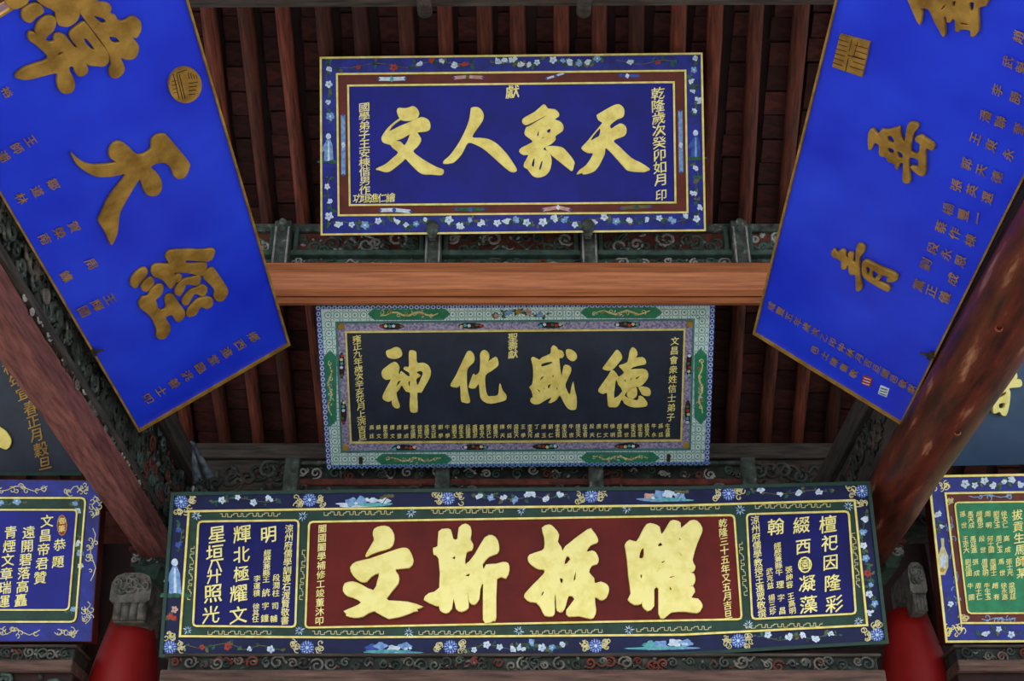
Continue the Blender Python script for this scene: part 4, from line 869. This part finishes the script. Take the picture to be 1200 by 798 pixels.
C5((970, 275, 11.4, [[(485,350),(530,315),(600,345),(780,430),(900,480),(955,530),(935,580),(860,600),(815,590),(820,550),(860,540),(740,500),(730,545),(690,595),(820,650),(850,690),(830,725),(780,710),(600,610),(510,540),(485,480)], [(530,400),(575,400),(590,440),(570,500),(545,500)], [(620,440),(680,470),(700,500),(650,570),(610,540)]]))
sq = [(986, 38.6), (1021, 48), (1012, 88), (976.8, 76)]
o = B5.slab('square_seal', sq[::-1], .001, .014, GOLDO); o['label'] = 'square gilt seal with incised grooves'
P = Paint(B5, 'seal_lines', .0145, 4); Q = lambda u, v: tuple(sq[0][i] * (1 - u) * (1 - v) + sq[1][i] * u * (1 - v) + sq[2][i] * u * v + sq[3][i] * (1 - u) * v for i in (0, 1))
for k in range(6): P.rib([Q(0, .14 + .145 * k), Q(.33, .14 + .145 * k)], 1, MAROON)
for k in range(5): P.rib([Q(.62 if k % 2 else .55, .17 + .16 * k), Q(1, .17 + .16 * k)], 1, MAROON)
P.rib([Q(.42, .02), Q(.42, .4)], .8, DARK); P.rib([Q(.45, .6), Q(.45, 1)], 1, DARK); P.rib([Q(.62, .05), Q(.6, .5)], .9, MAROON); P.rib([Q(.4, .52), Q(.95, .5)], .9, DARK); P.done()
def c5(L, sz=12):
    n = len(L); dx, dy = L[0][1] - L[-1][1], L[0][2] - L[-1][2]
    if n == 1: dx, dy = -18, -7
    B5.text([(c, x, y, sz, dx, dy) for c, x, y in L], GOLDO)
c5([('趙', 1195, 42)]); c5([('武', 1182.6, 71.7), ('魁', 1198, 78)]); c5([('李', 1170, 104.7), ('勝', 1191, 113)]); c5([('潘', 1156, 135), ('聯', 1173.5, 142), ('奎', 1195, 150)]); c5([('王', 1144, 161), ('東', 1162.5, 169.5), ('永', 1183, 180)])
c5([('郭', 1134, 191), ('天', 1151, 198.4), ('德', 1169.6, 206.7)]); c5([('張', 1122, 216), ('英', 1140, 222), ('選', 1158, 230.6)]); c5([('楊', 1112.3, 244), ('豐', 1130, 250.7), ('一', 1146.8, 255)])
c5([('蔡', 1103.8, 265), ('作', 1120, 272.6), ('棟', 1138, 280.7)]); c5([('段', 1094.3, 289.7), ('永', 1110, 297), ('恩', 1126.6, 305)]); c5([('劉', 1085.9, 309), ('成', 1117.6, 326)]); c5([('黨', 1077.7, 333), ('正', 1092.4, 340), ('儀', 1108, 347.6)])
B5.col('咸豐五年歲次乙卯仲秋月吉旦闔邑敬獻', (905, 358), (1069, 455), 8.6, GOLDO); B5.col('邑士陳書敬', (956, 409), (1001, 437), 8.6, GOLDO)
for (x, y), m, nm, m2 in (((1016, 446), REDP, 'red_stamp', WHITE), ((1035.6, 458), WHITE, 'white_stamp', DARK)):
    d = [(x - 3.4, y - 7), (x + 7, y - 2.8), (x + 3.8, y + 7), (x - 6.6, y + 2.8)]; B5.slab(nm, [(a, b) for a, b in d][::-1], .001, .004, m)
    P = Paint(B5, 'stamp_marks', .0045, 5)
    for k in (-3, 0, 3): P.rib([(x - 4 - k * .3, y - 1 + k), (x + 4 - k * .3, y + 1.6 + k)], 1, m2)
    P.done()
spike(B5, 1092, 415)

# ===== plaques of the neighbouring bays
B6 = Board('plaque', lean_frame(60, 752, 7.68, 9), 'blue plaque with gold verse columns and green band, at lower left below a beam', group='hanging inscribed plaques')
q0 = [(-160, 560), (120, 563), (107.5, 752), (-175, 752)]; qg = [(-140, 583), (102, 583), (90, 730), (-150, 730)]; qj = [(-128, 597), (92, 597), (82, 716), (-136, 716)]
B6.slab('panel', q0, -.11, 0, MAROON); B6.slab('border', inset(q0, .8), 0, .003, BLUE1B); g = notch(qg, 6); B6.slab('green_ground', g, .002, .005, GREEN3); B6.line('gilt_fillet', g, 2, .004, .013, GOLDL)
g = notch(qj, 5); B6.slab('field', g, .004, .007, BLUE1); B6.line('gilt_fillet', g, 1.8, .005, .013, GOLDL)
def b6(s_, p0, p1, sz): 
    n = len(s_); dx, dy = p0[0] - p1[0], p0[1] - p1[1]; B6.text([(c, p0[0] - dx * i / max(1, n - 1), p0[1] - dy * i / max(1, n - 1), sz, dx * .3, dy) for i, c in enumerate(s_)], GOLDP, z=.0085)
b6('恭題', (70.5, 639), (68.5, 659), 12.5); b6('文昌帝君贊', (55.6, 611.5), (47.6, 677.6), 13); b6('遠開碧落高矗', (34.3, 624.5), (25, 704), 13); b6('青煙文章瑞運', (13.2, 624.5), (4.7, 705.5), 13)
st = [(73.3 + 6 * math.cos(a * .5236), 616 + 12.5 * math.sin(a * .5236)) for a in range(12)][::-1]; B6.slab('oval_stamp', st, .006, .009, REDP); B6.line('gilt_rim', st, 1, .008, .011, GOLDO); B6.text([('御', 73.5, 611, 7, 0, -1), ('筆', 73, 620, 7, 0, -1)], GOLDP, z=.0102)
def scrollwork(b, x, y, w, h, seed, m=GRN_L, n=9, z=.0042):
    P = Paint(b, 'scrollwork', z, seed); hor = w > h
    P.rib([(x - w / 2 + w * i / 8, y + h * .25 * math.sin(i * 1.3)) if hor else (x + w * .25 * math.sin(i * 1.3), y - h / 2 + h * i / 8) for i in range(9)], 1, m)
    for i in range(n): P.curl(x + P.r.uniform(-.45, .45) * w, y + P.r.uniform(-.35, .35) * h, P.r.uniform(2.5, 4.5), P.r.uniform(0, 6), m, 1, .85, P.r.choice((-1, 1)))
    P.done()
for i, (x, y, w, h) in enumerate(((25, 572.5, 62, 13), (90, 573, 28, 14), (-40, 572, 50, 12), (111, 594, 13, 26), (109, 650, 13, 62), (103, 718, 13, 26), (78, 741, 28, 13), (22, 741, 50, 13), (-40, 741, 50, 13))): scrollwork(B6, x, y, w, h, i)
spray(B6, 90, 594, 10, 16, 71, [SKYB, WHITE], n=2); spray(B6, 93, 650, 7, 40, 72, [WHITE, SKYB], n=3); spray(B6, 82, 715, 18, 12, 73, [SKYB], n=2); spray(B6, 10, 590, 40, 8, 74, [SKYB], n=2); spray(B6, -20, 723, 40, 8, 75, [WHITE], n=1)

B7 = Board('plaque', lean_frame(1150, 752, 7.68, 9), 'green plaque with rows of small gold names in a blue border, at lower right', group='hanging inscribed plaques')
q0 = [(1086.5, 557.5), (1350, 553), (1372, 752), (1107.5, 753.5)]; q1 = [(1106, 577.5), (1330, 574), (1349, 731), (1125, 731.5)]; q2 = [(1117, 588.5), (1318, 586), (1336, 719), (1132.5, 720)]
B7.slab('panel', q0, -.11, 0, MAROON); B7.slab('border', inset(q0, .8), 0, .003, BLUE1B); B7.line('gilt_fillet', q0, 2.6, .002, .012, GOLDL); B7.slab('maroon_ground', q1, .002, .005, BROWN1); B7.line('gilt_fillet', q1, 2.2, .004, .012, GOLDL)
g = notch(q2, 5); B7.slab('field', g, .004, .007, EMER); B7.line('gilt_fillet', g, 1.8, .005, .013, GOLDL)
B7.text([(c, 1191.5 + i * 1.1, 604 + i * 13.6, 11, 0, -1) for i, c in enumerate('拔貢生馬師某')], GOLDP, z=.0085)
R = random.Random(77)
for r_, y0 in enumerate((603, 632, 659, 687)):
    for k, x in enumerate((1127.6, 1136.6, 1147, 1156.7, 1166.7, 1176)):
        x += r_ * 3.0; s_ = R.choice(SUR) + (' ' if (k + r_) % 3 == 0 else R.choice(GIV)) + R.choice(GIV)
        B7.text([(ch, x + j * .7, y0 + j * 6.6 + k * -.1, 6.2, 0, -1) for j, ch in enumerate(s_)], GOLDP, z=.0085, name='name_column')
spray(B7, 1142, 567, 34, 12, 81, [WHITE], n=3); spray(B7, 1180, 566, 40, 12, 82, [WHITE], n=4); spray(B7, 1170, 741, 44, 12, 83, [WHITE], n=3); spray(B7, 1100, 610, 10, 30, 84, [WHITE], n=2); spray(B7, 1112, 708, 10, 18, 85, [WHITE], n=1)
for i, (x, y) in enumerate(((1100, 569), (1118, 739))): scrollwork(B7, x, y, 22, 18, 20 + i, GOLDL, 12)
P = Paint(B7, 'painted_vase', .0055, 9); P.poly([(1102, 631), (1106, 631), (1106, 640), (1111, 652), (1111, 664), (1107, 674), (1102, 674), (1099, 664), (1099, 652), (1103, 640)], GRN_L); P.blob(1105, 658, 4, 9, WHITE, 5, .2); P.blob(1104, 668, 3, 3, GOLDO); P.done('pale gold vase on the left border')
for i, (x, y, w, h) in enumerate(((1160, 581.5, 50, 6), (1114, 630, 6, 50), (1121, 690, 6, 40), (1170, 725.5, 40, 6), (1112, 586, 10, 8), (1130, 724, 10, 8))): scrollwork(B7, x, y, w, h, 30 + i, SKYB if i < 4 else GRN_L, 6, .0056)

B8 = Board('plaque', lean_frame(30, 556, 8.25, 30), 'black plaque with a gold date column, behind the faded red beam at left', group='hanging inscribed plaques')
B8.slab('panel', [(-260, 355), (106, 355), (96, 557), (-270, 557)], -.05, 0, BLACK2)
B8.line('dark_frame', [(-260, 355), (106, 355), (96, 557), (-270, 557)], 4, 0, .01, GREENE)
B8.text([('福', 11, 430, 14, -8, -20), ('年', 19, 446, 14, -8, -20), ('宜', 27, 461, 14, -6, -20), ('春', 36.5, 478, 15, -4, -20), ('正', 39.5, 494, 14, -4, -20), ('月', 42.5, 510, 14, -3, -20), ('穀', 48.5, 527, 15, -3, -20), ('旦', 53, 543, 14, -2, -20)], GOLDO)
B8.char(0, 400, 4.9875, [[(-260,470),(-60,480),(0,500),(40,525),(70,575),(62,612),(40,630),(0,615),(-60,600),(-250,590)]], GOLD, .001, .02, name='gilt_stroke')
B9 = Board('plaque', lean_frame(1150, 544, 8.25, 30), 'slate blue plaque with pale gold character, behind the varnished log at right', group='hanging inscribed plaques')
B9.slab('panel', [(1042, 352), (1380, 352), (1386, 541), (1052, 547)], -.05, 0, SLATE)
B9.char(1130, 410, 8.871, [[(490,95),(520,130),(510,165),(470,200),(510,230),(520,290),(480,310),(550,305),(570,340),(555,380),(440,395),(450,440),(440,560),(410,670),(370,675),(340,640),(300,655),(275,640),(280,540),(300,430),(275,425),(300,390),(340,340),(340,270),(250,240),(260,200),(390,210),(440,160)], [(335,500),(345,470),(400,430),(405,460)], [(332,565),(340,555),(395,545),(392,590),(370,605),(335,600)]], GOLDP, .002, .05)
B9.char(1130, 410, 8.871, [[(120,440),(160,560),(195,575),(197,640),(150,640),(60,600),(40,480)]], GOLDP, .002, .05, name='gilt_stroke')

bpy.data.objects.remove(_go); bpy.data.curves.remove(_cu)
